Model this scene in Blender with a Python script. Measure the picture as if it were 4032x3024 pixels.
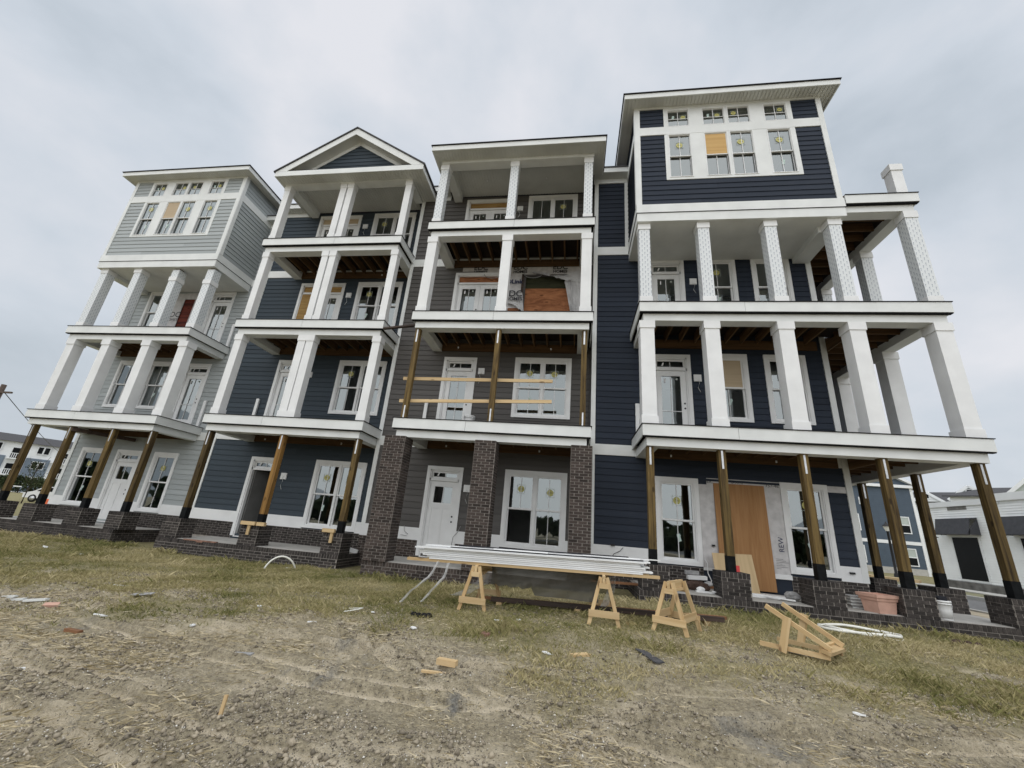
import bpy, math, random
import numpy as np
from mathutils import Vector, Matrix

for _o in list(bpy.data.objects):
    bpy.data.objects.remove(_o)
SC = bpy.context.scene
COL = SC.collection
rnd = random.Random(7)

# ------------------------------------------------------------------ camera
def camera_axes(yaw, pitch, roll):
    a, b, c = (math.radians(v) for v in (yaw, pitch, roll))
    F = Vector((-math.sin(a)*math.cos(b), math.cos(a)*math.cos(b), math.sin(b)))
    Rr = Vector((math.cos(a), math.sin(a), 0.0))
    Uu = Rr.cross(F)
    return (math.cos(c)*Rr + math.sin(c)*Uu, -math.sin(c)*Rr + math.cos(c)*Uu, F)
_R, _U, _F = camera_axes(9.289, 19.143, 4.901)
cd = bpy.data.cameras.new('camera')
cam = bpy.data.objects.new('camera', cd)
COL.objects.link(cam)
cam.matrix_world = Matrix(((_R.x, _U.x, -_F.x, 0), (_R.y, _U.y, -_F.y, 0), (_R.z, _U.z, -_F.z, 1.4), (0, 0, 0, 1)))
cd.sensor_fit = 'HORIZONTAL'; cd.sensor_width = 36.0; cd.lens = 14.424
cd.clip_start = 0.05; cd.clip_end = 6000
SC.camera = cam

# ------------------------------------------------------------------ light
SUN_EL, SUN_AZ = math.radians(55), math.radians(184)     # high, behind the camera, clockwise from +Y
sd = bpy.data.lights.new('sun', 'SUN'); sd.energy = 1.5; sd.angle = math.radians(115); sd.color = (1.0, 0.975, 0.94)
sun = bpy.data.objects.new('sun', sd); COL.objects.link(sun)
_to = Vector((math.sin(SUN_AZ)*math.cos(SUN_EL), math.cos(SUN_AZ)*math.cos(SUN_EL), math.sin(SUN_EL)))
sun.rotation_euler = _to.to_track_quat('Z', 'Y').to_euler()
sun.location = (0, -10, 30)

world = bpy.data.worlds.new('World'); SC.world = world; world.use_nodes = True
nt = world.node_tree; nt.nodes.clear()
N = nt.nodes.new; L = nt.links.new
out = N('ShaderNodeOutputWorld'); bg = N('ShaderNodeBackground'); bg.inputs['Strength'].default_value = 0.78
sky = N('ShaderNodeTexSky'); sky.sky_type = 'NISHITA'; sky.sun_disc = False
sky.sun_elevation = SUN_EL; sky.sun_rotation = SUN_AZ; sky.air_density = 2.0; sky.dust_density = 4.0
tc = N('ShaderNodeTexCoord')
mp = N('ShaderNodeMapping'); mp.inputs['Scale'].default_value = (1.0, 1.0, 1.5); mp.inputs['Location'].default_value = (3.1, 1.7, 0.4)
L(tc.outputs['Generated'], mp.inputs['Vector'])
n1 = N('ShaderNodeTexNoise'); n1.inputs['Scale'].default_value = 2.5; n1.inputs['Detail'].default_value = 8.0; n1.inputs['Roughness'].default_value = 0.52; n1.inputs['Distortion'].default_value = 0.15
L(mp.outputs['Vector'], n1.inputs['Vector'])
rp = N('ShaderNodeValToRGB')
e = rp.color_ramp.elements
e[0].position = 0.30; e[0].color = (0.49, 0.55, 0.615, 1)
e[1].position = 0.69; e[1].color = (0.78, 0.79, 0.835, 1)
m_ = e.new(0.48); m_.color = (0.62, 0.672, 0.74, 1)
L(n1.outputs['Fac'], rp.inputs['Fac'])
sk = N('ShaderNodeMix'); sk.data_type = 'RGBA'; sk.blend_type = 'MULTIPLY'; sk.inputs['Factor'].default_value = 1.0
L(sky.outputs['Color'], sk.inputs['A']); sk.inputs['B'].default_value = (0.08, 0.08, 0.08, 1)
mx = N('ShaderNodeMix'); mx.data_type = 'RGBA'; mx.inputs['Factor'].default_value = 0.92     # heavy cloud over the blue
L(sk.outputs['Result'], mx.inputs['A']); L(rp.outputs['Color'], mx.inputs['B'])
L(mx.outputs['Result'], bg.inputs['Color']); L(bg.outputs['Background'], out.inputs['Surface'])

vs = SC.view_settings
vs.view_transform = 'Standard'; vs.look = 'None'; vs.gamma = 1.0; vs.exposure = 0.43; vs.use_curve_mapping = False
SC.render.engine = 'CYCLES'
SC.cycles.use_denoising = True
SC.cycles.max_bounces = 6; SC.cycles.diffuse_bounces = 4; SC.cycles.glossy_bounces = 3
SC.cycles.transmission_bounces = 4; SC.cycles.transparent_max_bounces = 10
SC.cycles.caustics_reflective = False; SC.cycles.caustics_refractive = False

# ------------------------------------------------------------------ materials
MATS = {}
def new_mat(name):
    m = bpy.data.materials.new(name); m.use_nodes = True
    t = m.node_tree; t.nodes.clear()
    o = t.nodes.new('ShaderNodeOutputMaterial'); b = t.nodes.new('ShaderNodeBsdfPrincipled')
    t.links.new(b.outputs['BSDF'], o.inputs['Surface'])
    MATS[name] = m
    return m, t, b, o

def mat_plain(name, col, rough=0.6, var=0.06, scale=3.0, bump=0.0, bscale=60.0, metal=0.0, stretch=(1, 1, 1), spec=0.4, objrand=0.0, dirt=0.0):
    """painted or bare surface: colour with soft uneven wear, optional fine relief"""
    m, t, b, o = new_mat(name)
    tc = t.nodes.new('ShaderNodeTexCoord'); mp = t.nodes.new('ShaderNodeMapping'); mp.inputs['Scale'].default_value = stretch
    t.links.new(tc.outputs['Object'], mp.inputs['Vector'])
    n = t.nodes.new('ShaderNodeTexNoise'); n.inputs['Scale'].default_value = scale; n.inputs['Detail'].default_value = 5
    t.links.new(mp.outputs['Vector'], n.inputs['Vector'])
    r = t.nodes.new('ShaderNodeValToRGB')
    c0 = tuple(max(0, c*(1-var*2)) for c in col); c1 = tuple(min(1, c*(1+var*2)) for c in col)
    r.color_ramp.elements[0].position = .3; r.color_ramp.elements[0].color = (*c0, 1)
    r.color_ramp.elements[1].position = .7; r.color_ramp.elements[1].color = (*c1, 1)
    t.links.new(n.outputs['Fac'], r.inputs['Fac'])
    src = r.outputs['Color']
    if objrand:
        oi = t.nodes.new('ShaderNodeObjectInfo'); gi = t.nodes.new('ShaderNodeNewGeometry')
        ad = t.nodes.new('ShaderNodeMath'); ad.operation = 'ADD'
        t.links.new(oi.outputs['Random'], ad.inputs[0]); t.links.new(gi.outputs['Random Per Island'], ad.inputs[1])
        fr = t.nodes.new('ShaderNodeMath'); fr.operation = 'FRACT'; t.links.new(ad.outputs[0], fr.inputs[0])
        mr = t.nodes.new('ShaderNodeMapRange'); mr.inputs['To Min'].default_value = 1-objrand; mr.inputs['To Max'].default_value = 1+objrand
        t.links.new(fr.outputs[0], mr.inputs['Value'])
        mm = t.nodes.new('ShaderNodeVectorMath'); mm.operation = 'SCALE'
        t.links.new(src, mm.inputs[0]); t.links.new(mr.outputs['Result'], mm.inputs['Scale'])
        src = mm.outputs['Vector']
    if dirt:
        n2 = t.nodes.new('ShaderNodeTexNoise'); n2.inputs['Scale'].default_value = 1.3; n2.inputs['Detail'].default_value = 8; n2.inputs['Roughness'].default_value = .7
        t.links.new(tc.outputs['Object'], n2.inputs['Vector'])
        r2 = t.nodes.new('ShaderNodeMapRange'); r2.inputs['From Min'].default_value = .52; r2.inputs['From Max'].default_value = .75; r2.inputs['To Max'].default_value = dirt
        t.links.new(n2.outputs['Fac'], r2.inputs['Value'])
        mx = t.nodes.new('ShaderNodeMix'); mx.data_type = 'RGBA'; mx.inputs['B'].default_value = (.25, .22, .18, 1)
        t.links.new(r2.outputs['Result'], mx.inputs['Factor']); t.links.new(src, mx.inputs['A']); src = mx.outputs['Result']
    t.links.new(src, b.inputs['Base Color'])
    b.inputs['Roughness'].default_value = rough; b.inputs['Metallic'].default_value = metal
    b.inputs['Specular IOR Level'].default_value = spec
    if bump:
        n3 = t.nodes.new('ShaderNodeTexNoise'); n3.inputs['Scale'].default_value = bscale; n3.inputs['Detail'].default_value = 4
        t.links.new(mp.outputs['Vector'], n3.inputs['Vector'])
        bp = t.nodes.new('ShaderNodeBump'); bp.inputs['Strength'].default_value = bump; bp.inputs['Distance'].default_value = .01
        t.links.new(n3.outputs['Fac'], bp.inputs['Height']); t.links.new(bp.outputs['Normal'], b.inputs['Normal'])
    return m

def mat_wood(name, ca, cb, axis='z', rough=.75, grain=14.0, knots=True, objrand=.12, dist=.6, stretch=.05):
    """sawn timber: grain drawn out along one local axis, knots"""
    m, t, b, o = new_mat(name)
    s = {'x': (stretch, 1, 1), 'y': (1, stretch, 1), 'z': (1, 1, stretch)}[axis]
    tc = t.nodes.new('ShaderNodeTexCoord'); mp = t.nodes.new('ShaderNodeMapping'); mp.inputs['Scale'].default_value = s
    oi = t.nodes.new('ShaderNodeObjectInfo')
    cb_ = t.nodes.new('ShaderNodeVectorMath'); cb_.operation = 'ADD'
    sc_ = t.nodes.new('ShaderNodeMath'); sc_.operation = 'MULTIPLY'; sc_.inputs[1].default_value = 37.0
    t.links.new(oi.outputs['Random'], sc_.inputs[0]); t.links.new(tc.outputs['Object'], cb_.inputs[0]); t.links.new(sc_.outputs[0], cb_.inputs[1])
    t.links.new(cb_.outputs['Vector'], mp.inputs['Vector'])
    n = t.nodes.new('ShaderNodeTexNoise'); n.inputs['Scale'].default_value = grain; n.inputs['Detail'].default_value = 6; n.inputs['Roughness'].default_value = .65; n.inputs['Distortion'].default_value = dist
    t.links.new(mp.outputs['Vector'], n.inputs['Vector'])
    r = t.nodes.new('ShaderNodeValToRGB')
    r.color_ramp.elements[0].position = .36; r.color_ramp.elements[0].color = (*cb, 1)
    r.color_ramp.elements[1].position = .62; r.color_ramp.elements[1].color = (*ca, 1)
    t.links.new(n.outputs['Fac'], r.inputs['Fac'])
    src = r.outputs['Color']
    if knots:
        mp2 = t.nodes.new('ShaderNodeMapping'); mp2.inputs['Scale'].default_value = tuple(.35 if v < 1 else 1 for v in s)
        t.links.new(cb_.outputs['Vector'], mp2.inputs['Vector'])
        v = t.nodes.new('ShaderNodeTexVoronoi'); v.inputs['Scale'].default_value = 6.5
        t.links.new(mp2.outputs['Vector'], v.inputs['Vector'])
        k = t.nodes.new('ShaderNodeMapRange'); k.inputs['From Min'].default_value = .10; k.inputs['From Max'].default_value = .19; k.inputs['To Min'].default_value = .8; k.inputs['To Max'].default_value = 0
        t.links.new(v.outputs['Distance'], k.inputs['Value'])
        mx = t.nodes.new('ShaderNodeMix'); mx.data_type = 'RGBA'; mx.inputs['B'].default_value = (cb[0]*.35, cb[1]*.3, cb[2]*.3, 1)
        t.links.new(k.outputs['Result'], mx.inputs['Factor']); t.links.new(src, mx.inputs['A']); src = mx.outputs['Result']
    mr = t.nodes.new('ShaderNodeMapRange'); mr.inputs['To Min'].default_value = 1-objrand; mr.inputs['To Max'].default_value = 1+objrand
    t.links.new(oi.outputs['Random'], mr.inputs['Value'])
    mm = t.nodes.new('ShaderNodeVectorMath'); mm.operation = 'SCALE'; t.links.new(src, mm.inputs[0]); t.links.new(mr.outputs['Result'], mm.inputs['Scale'])
    t.links.new(mm.outputs['Vector'], b.inputs['Base Color'])
    b.inputs['Roughness'].default_value = rough; b.inputs['Specular IOR Level'].default_value = .25
    bp = t.nodes.new('ShaderNodeBump'); bp.inputs['Strength'].default_value = .25; bp.inputs['Distance'].default_value = .004
    t.links.new(n.outputs['Fac'], bp.inputs['Height']); t.links.new(bp.outputs['Normal'], b.inputs['Normal'])
    return m

def mat_glass(name, tint=(.5, .55, .55), refl=.20):
    m, t, b, o = new_mat(name)
    t.nodes.remove(b)
    tr = t.nodes.new('ShaderNodeBsdfTransparent'); tr.inputs['Color'].default_value = (*tint, 1)
    gl = t.nodes.new('ShaderNodeBsdfGlossy'); gl.inputs['Roughness'].default_value = .015; gl.inputs['Color'].default_value = (.82, .89, .90, 1)
    lw = t.nodes.new('ShaderNodeFresnel'); lw.inputs['IOR'].default_value = 1.5
    ad = t.nodes.new('ShaderNodeMath'); ad.operation = 'ADD'; ad.use_clamp = True; ad.inputs[1].default_value = refl
    t.links.new(lw.outputs['Fac'], ad.inputs[0])
    n = t.nodes.new('ShaderNodeTexNoise'); n.inputs['Scale'].default_value = 1.2
    tc = t.nodes.new('ShaderNodeTexCoord'); t.links.new(tc.outputs['Object'], n.inputs['Vector'])
    bp = t.nodes.new('ShaderNodeBump'); bp.inputs['Strength'].default_value = .06; bp.inputs['Distance'].default_value = .05
    t.links.new(n.outputs['Fac'], bp.inputs['Height']); t.links.new(bp.outputs['Normal'], gl.inputs['Normal'])
    mx = t.nodes.new('ShaderNodeMixShader')
    t.links.new(ad.outputs[0], mx.inputs['Fac']); t.links.new(tr.outputs['BSDF'], mx.inputs[1]); t.links.new(gl.outputs['BSDF'], mx.inputs[2])
    t.links.new(mx.outputs['Shader'], o.inputs['Surface'])
    return m

def mat_film(name, col, alpha, rough=.35, scale=3.0):
    """thin plastic: partly see-through, wrinkled"""
    m, t, b, o = new_mat(name)
    b.inputs['Base Color'].default_value = (*col, 1); b.inputs['Roughness'].default_value = rough
    tc = t.nodes.new('ShaderNodeTexCoord')
    n = t.nodes.new('ShaderNodeTexNoise'); n.inputs['Scale'].default_value = scale; n.inputs['Detail'].default_value = 6; n.inputs['Distortion'].default_value = 1.5
    t.links.new(tc.outputs['Object'], n.inputs['Vector'])
    bp = t.nodes.new('ShaderNodeBump'); bp.inputs['Strength'].default_value = .8; bp.inputs['Distance'].default_value = .05
    t.links.new(n.outputs['Fac'], bp.inputs['Height']); t.links.new(bp.outputs['Normal'], b.inputs['Normal'])
    mr = t.nodes.new('ShaderNodeMapRange'); mr.inputs['To Min'].default_value = max(0, alpha-.2); mr.inputs['To Max'].default_value = min(1, alpha+.2)
    t.links.new(n.outputs['Fac'], mr.inputs['Value']); t.links.new(mr.outputs['Result'], b.inputs['Alpha'])
    return m

def mat_wrap(name, base, ink):
    """column film: staggered short printed strokes on white, laid out in metres"""
    m, t, b, o = new_mat(name)
    tc = t.nodes.new('ShaderNodeTexCoord'); ge = t.nodes.new('ShaderNodeNewGeometry')
    sp = t.nodes.new('ShaderNodeSeparateXYZ'); t.links.new(tc.outputs['Object'], sp.inputs['Vector'])
    def M(op, a, bb=None):
        k = t.nodes.new('ShaderNodeMath'); k.operation = op
        for i, v in enumerate((a, bb)):
            if v is None: continue
            if isinstance(v, (int, float)): k.inputs[i].default_value = v
            else: t.links.new(v, k.inputs[i])
        return k.outputs[0]
    u = M('ADD', sp.outputs['X'], sp.outputs['Y'])
    uc = M('MULTIPLY', u, 1/.068); ui = M('FLOOR', uc); uf = M('FRACT', uc)
    sh = M('MULTIPLY', M('MODULO', M('ABSOLUTE', ui), 2.0), .5)
    vc = M('ADD', M('MULTIPLY', sp.outputs['Z'], 1/.15), sh); vf = M('FRACT', vc)
    du = M('ABSOLUTE', M('SUBTRACT', uf, M('ADD', .5, M('MULTIPLY', M('SUBTRACT', vf, .5), .16)))); dv = M('ABSOLUTE', M('SUBTRACT', vf, .5))
    head = M('GREATER_THAN', vf, .62); wid = M('ADD', .085, M('MULTIPLY', head, .07))
    mask = M('MULTIPLY', M('LESS_THAN', du, wid), M('LESS_THAN', dv, .27))
    mx = t.nodes.new('ShaderNodeMix'); mx.data_type = 'RGBA'; mx.inputs['A'].default_value = (*base, 1); mx.inputs['B'].default_value = (*ink, 1)
    t.links.new(mask, mx.inputs['Factor']); t.links.new(mx.outputs['Result'], b.inputs['Base Color'])
    b.inputs['Roughness'].default_value = .35
    return m

WHITE = (.74, .76, .75)
mat_plain('trim_white', WHITE, .55, .03, 2.0, .05, 40, dirt=.07)
mat_plain('trim_bright', (.79, .80, .80), .5, .03, 2.0, dirt=.06)
mat_plain('ceiling_white', (.60, .61, .585), .6, .03, 2.0)
mat_plain('siding_light', (.36, .39, .395), .62, .05, 2.2, .12, 30, stretch=(.25, 1, 4), objrand=.07, dirt=.06)
mat_plain('siding_slate', (.052, .067, .082), .6, .06, 2.2, .12, 30, spec=.12, stretch=(.25, 1, 4), objrand=.11, dirt=.04)
mat_plain('siding_grey', (.112, .107, .103), .6, .06, 2.2, .12, 30, spec=.12, stretch=(.25, 1, 4), objrand=.11, dirt=.04)
mat_plain('siding_navy', (.0315, .0395, .0560), .6, .06, 2.2, .12, 30, spec=.10, stretch=(.25, 1, 4), objrand=.13, dirt=.03)
mat_plain('membrane', (.016, .016, .018), .8, .1, spec=.08)
mat_plain('roof_shingle', (.07, .07, .075), .9, .2, 18, .5, 60)
mat_plain('mortar', (.30, .275, .25), .95, .12, 12, .5, 90)
mat_plain('brick', (.046, .040, .037), .95, .22, 25, .6, 120, objrand=.45, dirt=.10)
mat_plain('brick_brown', (.060, .047, .041), .95, .22, 25, .6, 120, objrand=.45, dirt=.10)
mat_plain('brick_raw', (.26, .15, .11), .95, .2, 30, .8, 120)
mat_plain('concrete', (.42, .41, .385), .9, .08, 4, .3, 60, dirt=.25)
mat_plain('black_tar', (.009, .010, .011), .6, .2, 10, .3, 40, spec=.08)
mat_plain('drywall', (.42, .42, .41), .9, .05)
mat_plain('strap_metal', (.55, .56, .57), .35, .08, 10, metal=.7)
mat_plain('black_metal', (.02, .02, .022), .4, .1, metal=.3)
mat_plain('ink_black', (.03, .03, .035), .6, .02)
mat_plain('ink_navy', (.02, .03, .09), .6, .02)
mat_plain('sticker_yellow', (.52, .49, .16), .5, .02)
mat_plain('sticker_dark', (.13, .135, .11), .4, .02)
mat_plain('sticker_pale', (.40, .45, .40), .5, .02)
mat_plain('paper_mint', (.48, .60, .56), .6, .03)
mat_plain('paper_red', (.75, .08, .08), .6, .05)
mat_plain('house_wrap', (.56, .55, .55), .5, .08, 6, .5, 9, dirt=.12)
mat_plain('terracotta', (.60, .37, .29), .75, .07, 5, .15, 50)
mat_plain('bucket_plastic', (.78, .79, .79), .35, .03)
mat_plain('pvc_white', (.82, .82, .76), .35, .05, 6)
mat_plain('dark_board', (.025, .026, .032), .6, .1, spec=.12)
mat_plain('rubble_dark', (.07, .045, .035), .9, .2, 20, .5, 60)
mat_plain('rubble_grey', (.32, .32, .32), .7, .15, 12, .4, 30)
mat_wood('post_wood', (.165, .112, .040), (.045, .029, .013), 'z', grain=20, objrand=.30)
mat_wood('post_wood_new', (.36, .20, .06), (.17, .09, .027), 'z', grain=14)
mat_plain('subfloor_shaded', (.022, .014, .009), .9, .2)  # boards blackened: the shade under the decks is put into this colour
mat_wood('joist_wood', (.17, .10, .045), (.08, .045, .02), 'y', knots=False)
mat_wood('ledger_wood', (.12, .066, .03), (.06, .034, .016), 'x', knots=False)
mat_wood('lumber_x', (.66, .50, .29), (.52, .36, .18), 'x', grain=9)
mat_wood('lumber_y', (.66, .50, .29), (.52, .36, .18), 'y', grain=9)
mat_wood('lumber_z', (.64, .48, .27), (.50, .34, .17), 'z', grain=9)
mat_wood('timber_brown', (.30, .15, .075), (.15, .075, .04), 'x', grain=9)
mat_wood('timber_dark', (.085, .06, .048), (.04, .03, .026), 'x', grain=9)
mat_wood('ply_orange', (.41, .225, .10), (.33, .17, .07), 'z', grain=16, knots=False)
mat_wood('ply_tan', (.58, .44, .26), (.50, .37, .21), 'z', grain=9, knots=True)
mat_wood('ply_x', (.40, .17, .075), (.20, .075, .032), 'x', grain=5, dist=2.2, stretch=.22)
mat_wood('ply_green', (.042, .044, .022), (.016, .018, .009), 'x', grain=5, knots=False, dist=2.0, stretch=.22)
mat_wood('ply_pale', (.55, .44, .30), (.47, .37, .25), 'x', grain=5, knots=False)
mat_wood('ply_red', (.17, .036, .022), (.06, .014, .01), 'x', grain=8, knots=True)
mat_wood('osb', (.42, .27, .10), (.26, .15, .05), 'x', grain=22, knots=False)
mat_glass('glass')
mat_glass('glass_far', (.4, .45, .45), .2)
mat_film('film_white', (.72, .73, .73), .5, .35, 4)
mat_film('wrap_film', (.66, .66, .66), .86, .45, 5)
mat_film('film_clear', (.60, .61, .60), .38, .3, 6)
mat_film('mesh_sheet', (.125, .122, .105), .88, .6, 2)
mat_wrap('column_wrap', (.70, .73, .74), (.30, .335, .385))

# ------------------------------------------------------------------ mesh helpers
class MB:
    """collects boxes, bars, tubes and polygons for one mesh"""
    def __init__(self):
        self.v = []; self.f = []; self.mi = []; self.sm = []
    def add(self, verts, faces, mi=0, smooth=False):
        o = len(self.v); self.v.extend(verts)
        for f in faces:
            self.f.append(tuple(i+o for i in f)); self.mi.append(mi); self.sm.append(smooth)
        return self
    def box(self, x0, x1, y0, y1, z0, z1, mi=0):
        v = [(x0, y0, z0), (x1, y0, z0), (x1, y1, z0), (x0, y1, z0), (x0, y0, z1), (x1, y0, z1), (x1, y1, z1), (x0, y1, z1)]
        return self.add(v, [(0, 3, 2, 1), (4, 5, 6, 7), (0, 1, 5, 4), (1, 2, 6, 5), (2, 3, 7, 6), (3, 0, 4, 7)], mi)
    def bar(self, a, b, w, h, up=(0, 0, 1), mi=0):
        """straight timber from a to b, w wide, h high"""
        a = Vector(a); b = Vector(b); d = (b-a).normalized(); u = Vector(up)
        s = d.cross(u)
        if s.length < 1e-4: s = d.cross(Vector((1, 0, 0)))
        s.normalize(); u = s.cross(d)
        v = []
        for p in (a, b):
            for i, j in ((-1, -1), (1, -1), (1, 1), (-1, 1)):
                v.append(tuple(p + s*(w/2*i) + u*(h/2*j)))
        return self.add(v, [(0, 1, 2, 3), (7, 6, 5, 4), (0, 4, 5, 1), (1, 5, 6, 2), (2, 6, 7, 3), (3, 7, 4, 0)], mi)
    def prism(self, pts, dirv, mi=0):
        """flat polygon (3-D points) pushed along dirv"""
        n = len(pts); d = Vector(dirv)
        v = [tuple(p) for p in pts] + [tuple(Vector(p)+d) for p in pts]
        return self.add(v, [tuple(range(n)), tuple(range(2*n-1, n-1, -1))] + [(i, i+n, (i+1) % n+n, (i+1) % n) for i in range(n)], mi)
    def tube(self, path, r, n=8, mi=0, closed=False):
        P = [Vector(p) for p in path]; m = len(P); rr = r if isinstance(r, (list, tuple)) else [r]*m
        v = []
        for i, p in enumerate(P):
            a = P[(i-1) % m] if (closed or i > 0) else P[i]; b = P[(i+1) % m] if (closed or i < m-1) else P[i]
            d = (b-a).normalized(); s = d.cross(Vector((0, 0, 1)))
            if s.length < 1e-3: s = d.cross(Vector((1, 0, 0)))
            s.normalize(); u = s.cross(d)
            for k in range(n):
                t = 2*math.pi*k/n; v.append(tuple(p + s*(rr[i]*math.cos(t)) + u*(rr[i]*math.sin(t))))
        f = []
        for i in range(m if closed else m-1):
            j = (i+1) % m
            for k in range(n):
                f.append((i*n+k, i*n+(k+1) % n, j*n+(k+1) % n, j*n+k))
        if not closed:
            f.append(tuple(range(n-1, -1, -1))); f.append(tuple(range((m-1)*n, m*n)))
        return self.add(v, f, mi, True)
    def lathe(self, prof, c, n=24, mi=0, smooth=True):
        v = []
        for r, z in prof:
            for k in range(n):
                t = 2*math.pi*k/n; v.append((c[0]+r*math.cos(t), c[1]+r*math.sin(t), c[2]+z))
        f = [(i*n+k, i*n+(k+1) % n, (i+1)*n+(k+1) % n, (i+1)*n+k) for i in range(len(prof)-1) for k in range(n)]
        return self.add(v, f, mi, smooth)
    def mesh(self, name, mats):
        me = bpy.data.meshes.new(name)
        me.from_pydata(self.v, [], self.f)
        for mm in ([mats] if isinstance(mats, str) else mats):
            me.materials.append(MATS[mm])
        if any(self.mi): me.polygons.foreach_set('material_index', self.mi)
        if any(self.sm): me.polygons.foreach_set('use_smooth', self.sm)
        me.update()
        return me

def link(name, data, parent=None, loc=None):
    o = bpy.data.objects.new(name, data); COL.objects.link(o)
    if parent is not None:
        o.parent = parent
        if loc is None and parent.type == 'EMPTY' and parent.parent is None and not parent.get('local'):
            loc = -parent.location           # geometry given in world coordinates
    if loc is not None: o.location = loc
    return o
def tag(o, label=None, cat=None, group=None, kind=None):
    for k, v in (('label', label), ('category', cat), ('group', group), ('kind', kind)):
        if v: o[k] = v
    return o
def part(name, mb, mats, parent=None, loc=None, label=None):
    o = link(name, mb.mesh(name, mats), parent, loc)
    if label: o['label'] = label
    return o
def thing(name, loc, label, cat, group=None, local=False, rotz=0):
    o = bpy.data.objects.new(name, None); COL.objects.link(o)
    o.location = loc; o.rotation_euler = (0, 0, rotz); o.empty_display_size = .2
    if local: o['local'] = 1
    return tag(o, label, cat, group)
def solo(name, mb, mats, label, cat, group=None, kind=None, loc=None):
    o = link(name, mb.mesh(name, mats), None, loc)
    return tag(o, label, cat, group, kind)
def text(name, body, parent, loc, size, matname, rot=(math.pi/2, 0, 0), align='CENTER', shear=0, spacing=1.0, bold=0.0):
    c = bpy.data.curves.new(name, 'FONT'); c.body = body; c.size = size; c.align_x = align; c.extrude = .0006; c.shear = shear
    c.space_character = spacing; c.offset = bold; c.materials.append(MATS[matname])
    o = bpy.data.objects.new(name, c); COL.objects.link(o)
    o.parent = parent
    if parent is not None and parent.type == 'EMPTY': loc = Vector(loc)-parent.location
    o.location = loc; o.rotation_euler = rot
    return o

def vnoise(x, y, seed=0):
    x = np.asarray(x, float); y = np.asarray(y, float)
    xi = np.floor(x).astype(np.int64); yi = np.floor(y).astype(np.int64); xf = x-xi; yf = y-yi
    def hsh(a, b):
        h = (a*374761393 + b*668265263 + seed*1442695041) & 0xffffffff
        h = ((h ^ (h >> 13))*1274126177) & 0xffffffff
        return ((h ^ (h >> 16)) & 0xffff)/65535.0
    u = xf*xf*(3-2*xf); v = yf*yf*(3-2*yf)
    a = hsh(xi, yi)*(1-u)+hsh(xi+1, yi)*u; b = hsh(xi, yi+1)*(1-u)+hsh(xi+1, yi+1)*u
    return a*(1-v)+b*v
def fbm(x, y, oct=4, seed=0):
    s = 0; a = .5; t = 0
    for i in range(oct):
        s = s + a*vnoise(np.asarray(x)*2**i, np.asarray(y)*2**i, seed+i*17); t += a; a *= .5
    return s/t
def sstep(t):
    t = np.clip(t, 0, 1); return t*t*(3-2*t)
def base_h(x, y):
    return (.05*sstep((x+8)/3) + .15*sstep((x+4)/5.4))*sstep((y-2)/6)
RUTS = ((4.05, .035, -1.0, .075), (3.80, .036, -1.0, .06), (4.75, .033, -1.2, .065), (4.55, .034, -1.2, .05), (3.15, .030, -.8, .08), (2.92, .030, -.8, .06), (2.45, .030, -.6, .07), (5.35, .030, -1.5, .06), (3.3, .075, 2.2, .06), (3.5, .07, 2.4, .05))
def rut(x, y):
    d = np.zeros_like(np.asarray(x, float))
    y = np.asarray(y, float)+(fbm(np.asarray(x)*.5, np.asarray(y)*.4, 2, 70)-.5)*.55+(fbm(np.asarray(x)*4, np.asarray(y)*4, 2, 71)-.5)*.06
    for y0, k, xc, w in RUTS:
        t = (y-(y0+k*(x-xc)**2))/w
        gate = sstep((fbm(np.asarray(x)*.6+y0*3, np.asarray(y)*.3+y0*5, 2, 72)-.22)/.3)
        d = d + gate*(-1.0*np.exp(-t*t) + .55*np.exp(-(np.abs(t)-1.7)**2*2.5))
    return d
def grass_mask(x, y):
    xb = [-40, -9, -7.4, -6, -4.5, -3.2, -1.75, 0, 1, 2, 3, 4, 7, 40]
    yb = [3.6, 3.9, 4.5, 5.0, 4.5, 5.0, 5.2, 4.4, 4.3, 4.6, 4.3, 4.0, 3.7, 3.4]
    n = fbm(np.asarray(x)*.9, np.asarray(y)*.9, 4, 5)-.5; n2 = fbm(np.asarray(x)*3.1, np.asarray(y)*3.1, 3, 9)-.5
    g = sstep((y-np.interp(x, xb, yb)+.25+n*3.2+n2*1.4+.15)/2.3)
    bare = sstep((fbm(np.asarray(x)*.55+3, np.asarray(y)*.8, 3, 31)-.56)/.1)*sstep((8.2-y)/1.5)
    return g*(1-.75*bare)
def ground_h(x, y):
    x = np.asarray(x, float); y = np.asarray(y, float)
    near = np.exp(-((np.hypot(x+2, y-6))/16)**2)
    front = sstep((y-8.9)/.5)                                # settles level against the porches
    g = grass_mask(x, y)
    n = (fbm(x*1.1, y*1.1, 4, 1)-.5)*.07 + (fbm(x*6, y*6, 3, 2)-.5)*.030*(1-.5*g) + (fbm(x*19, y*19, 2, 3)-.5)*.017*(1-.4*g)
    r = rut(x, y)*.070*(1-.8*g)*(.45+fbm(x*1.7, y*1.7, 2, 40))
    return base_h(x, y) + (n+r)*near*(1-front*.85)
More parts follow.
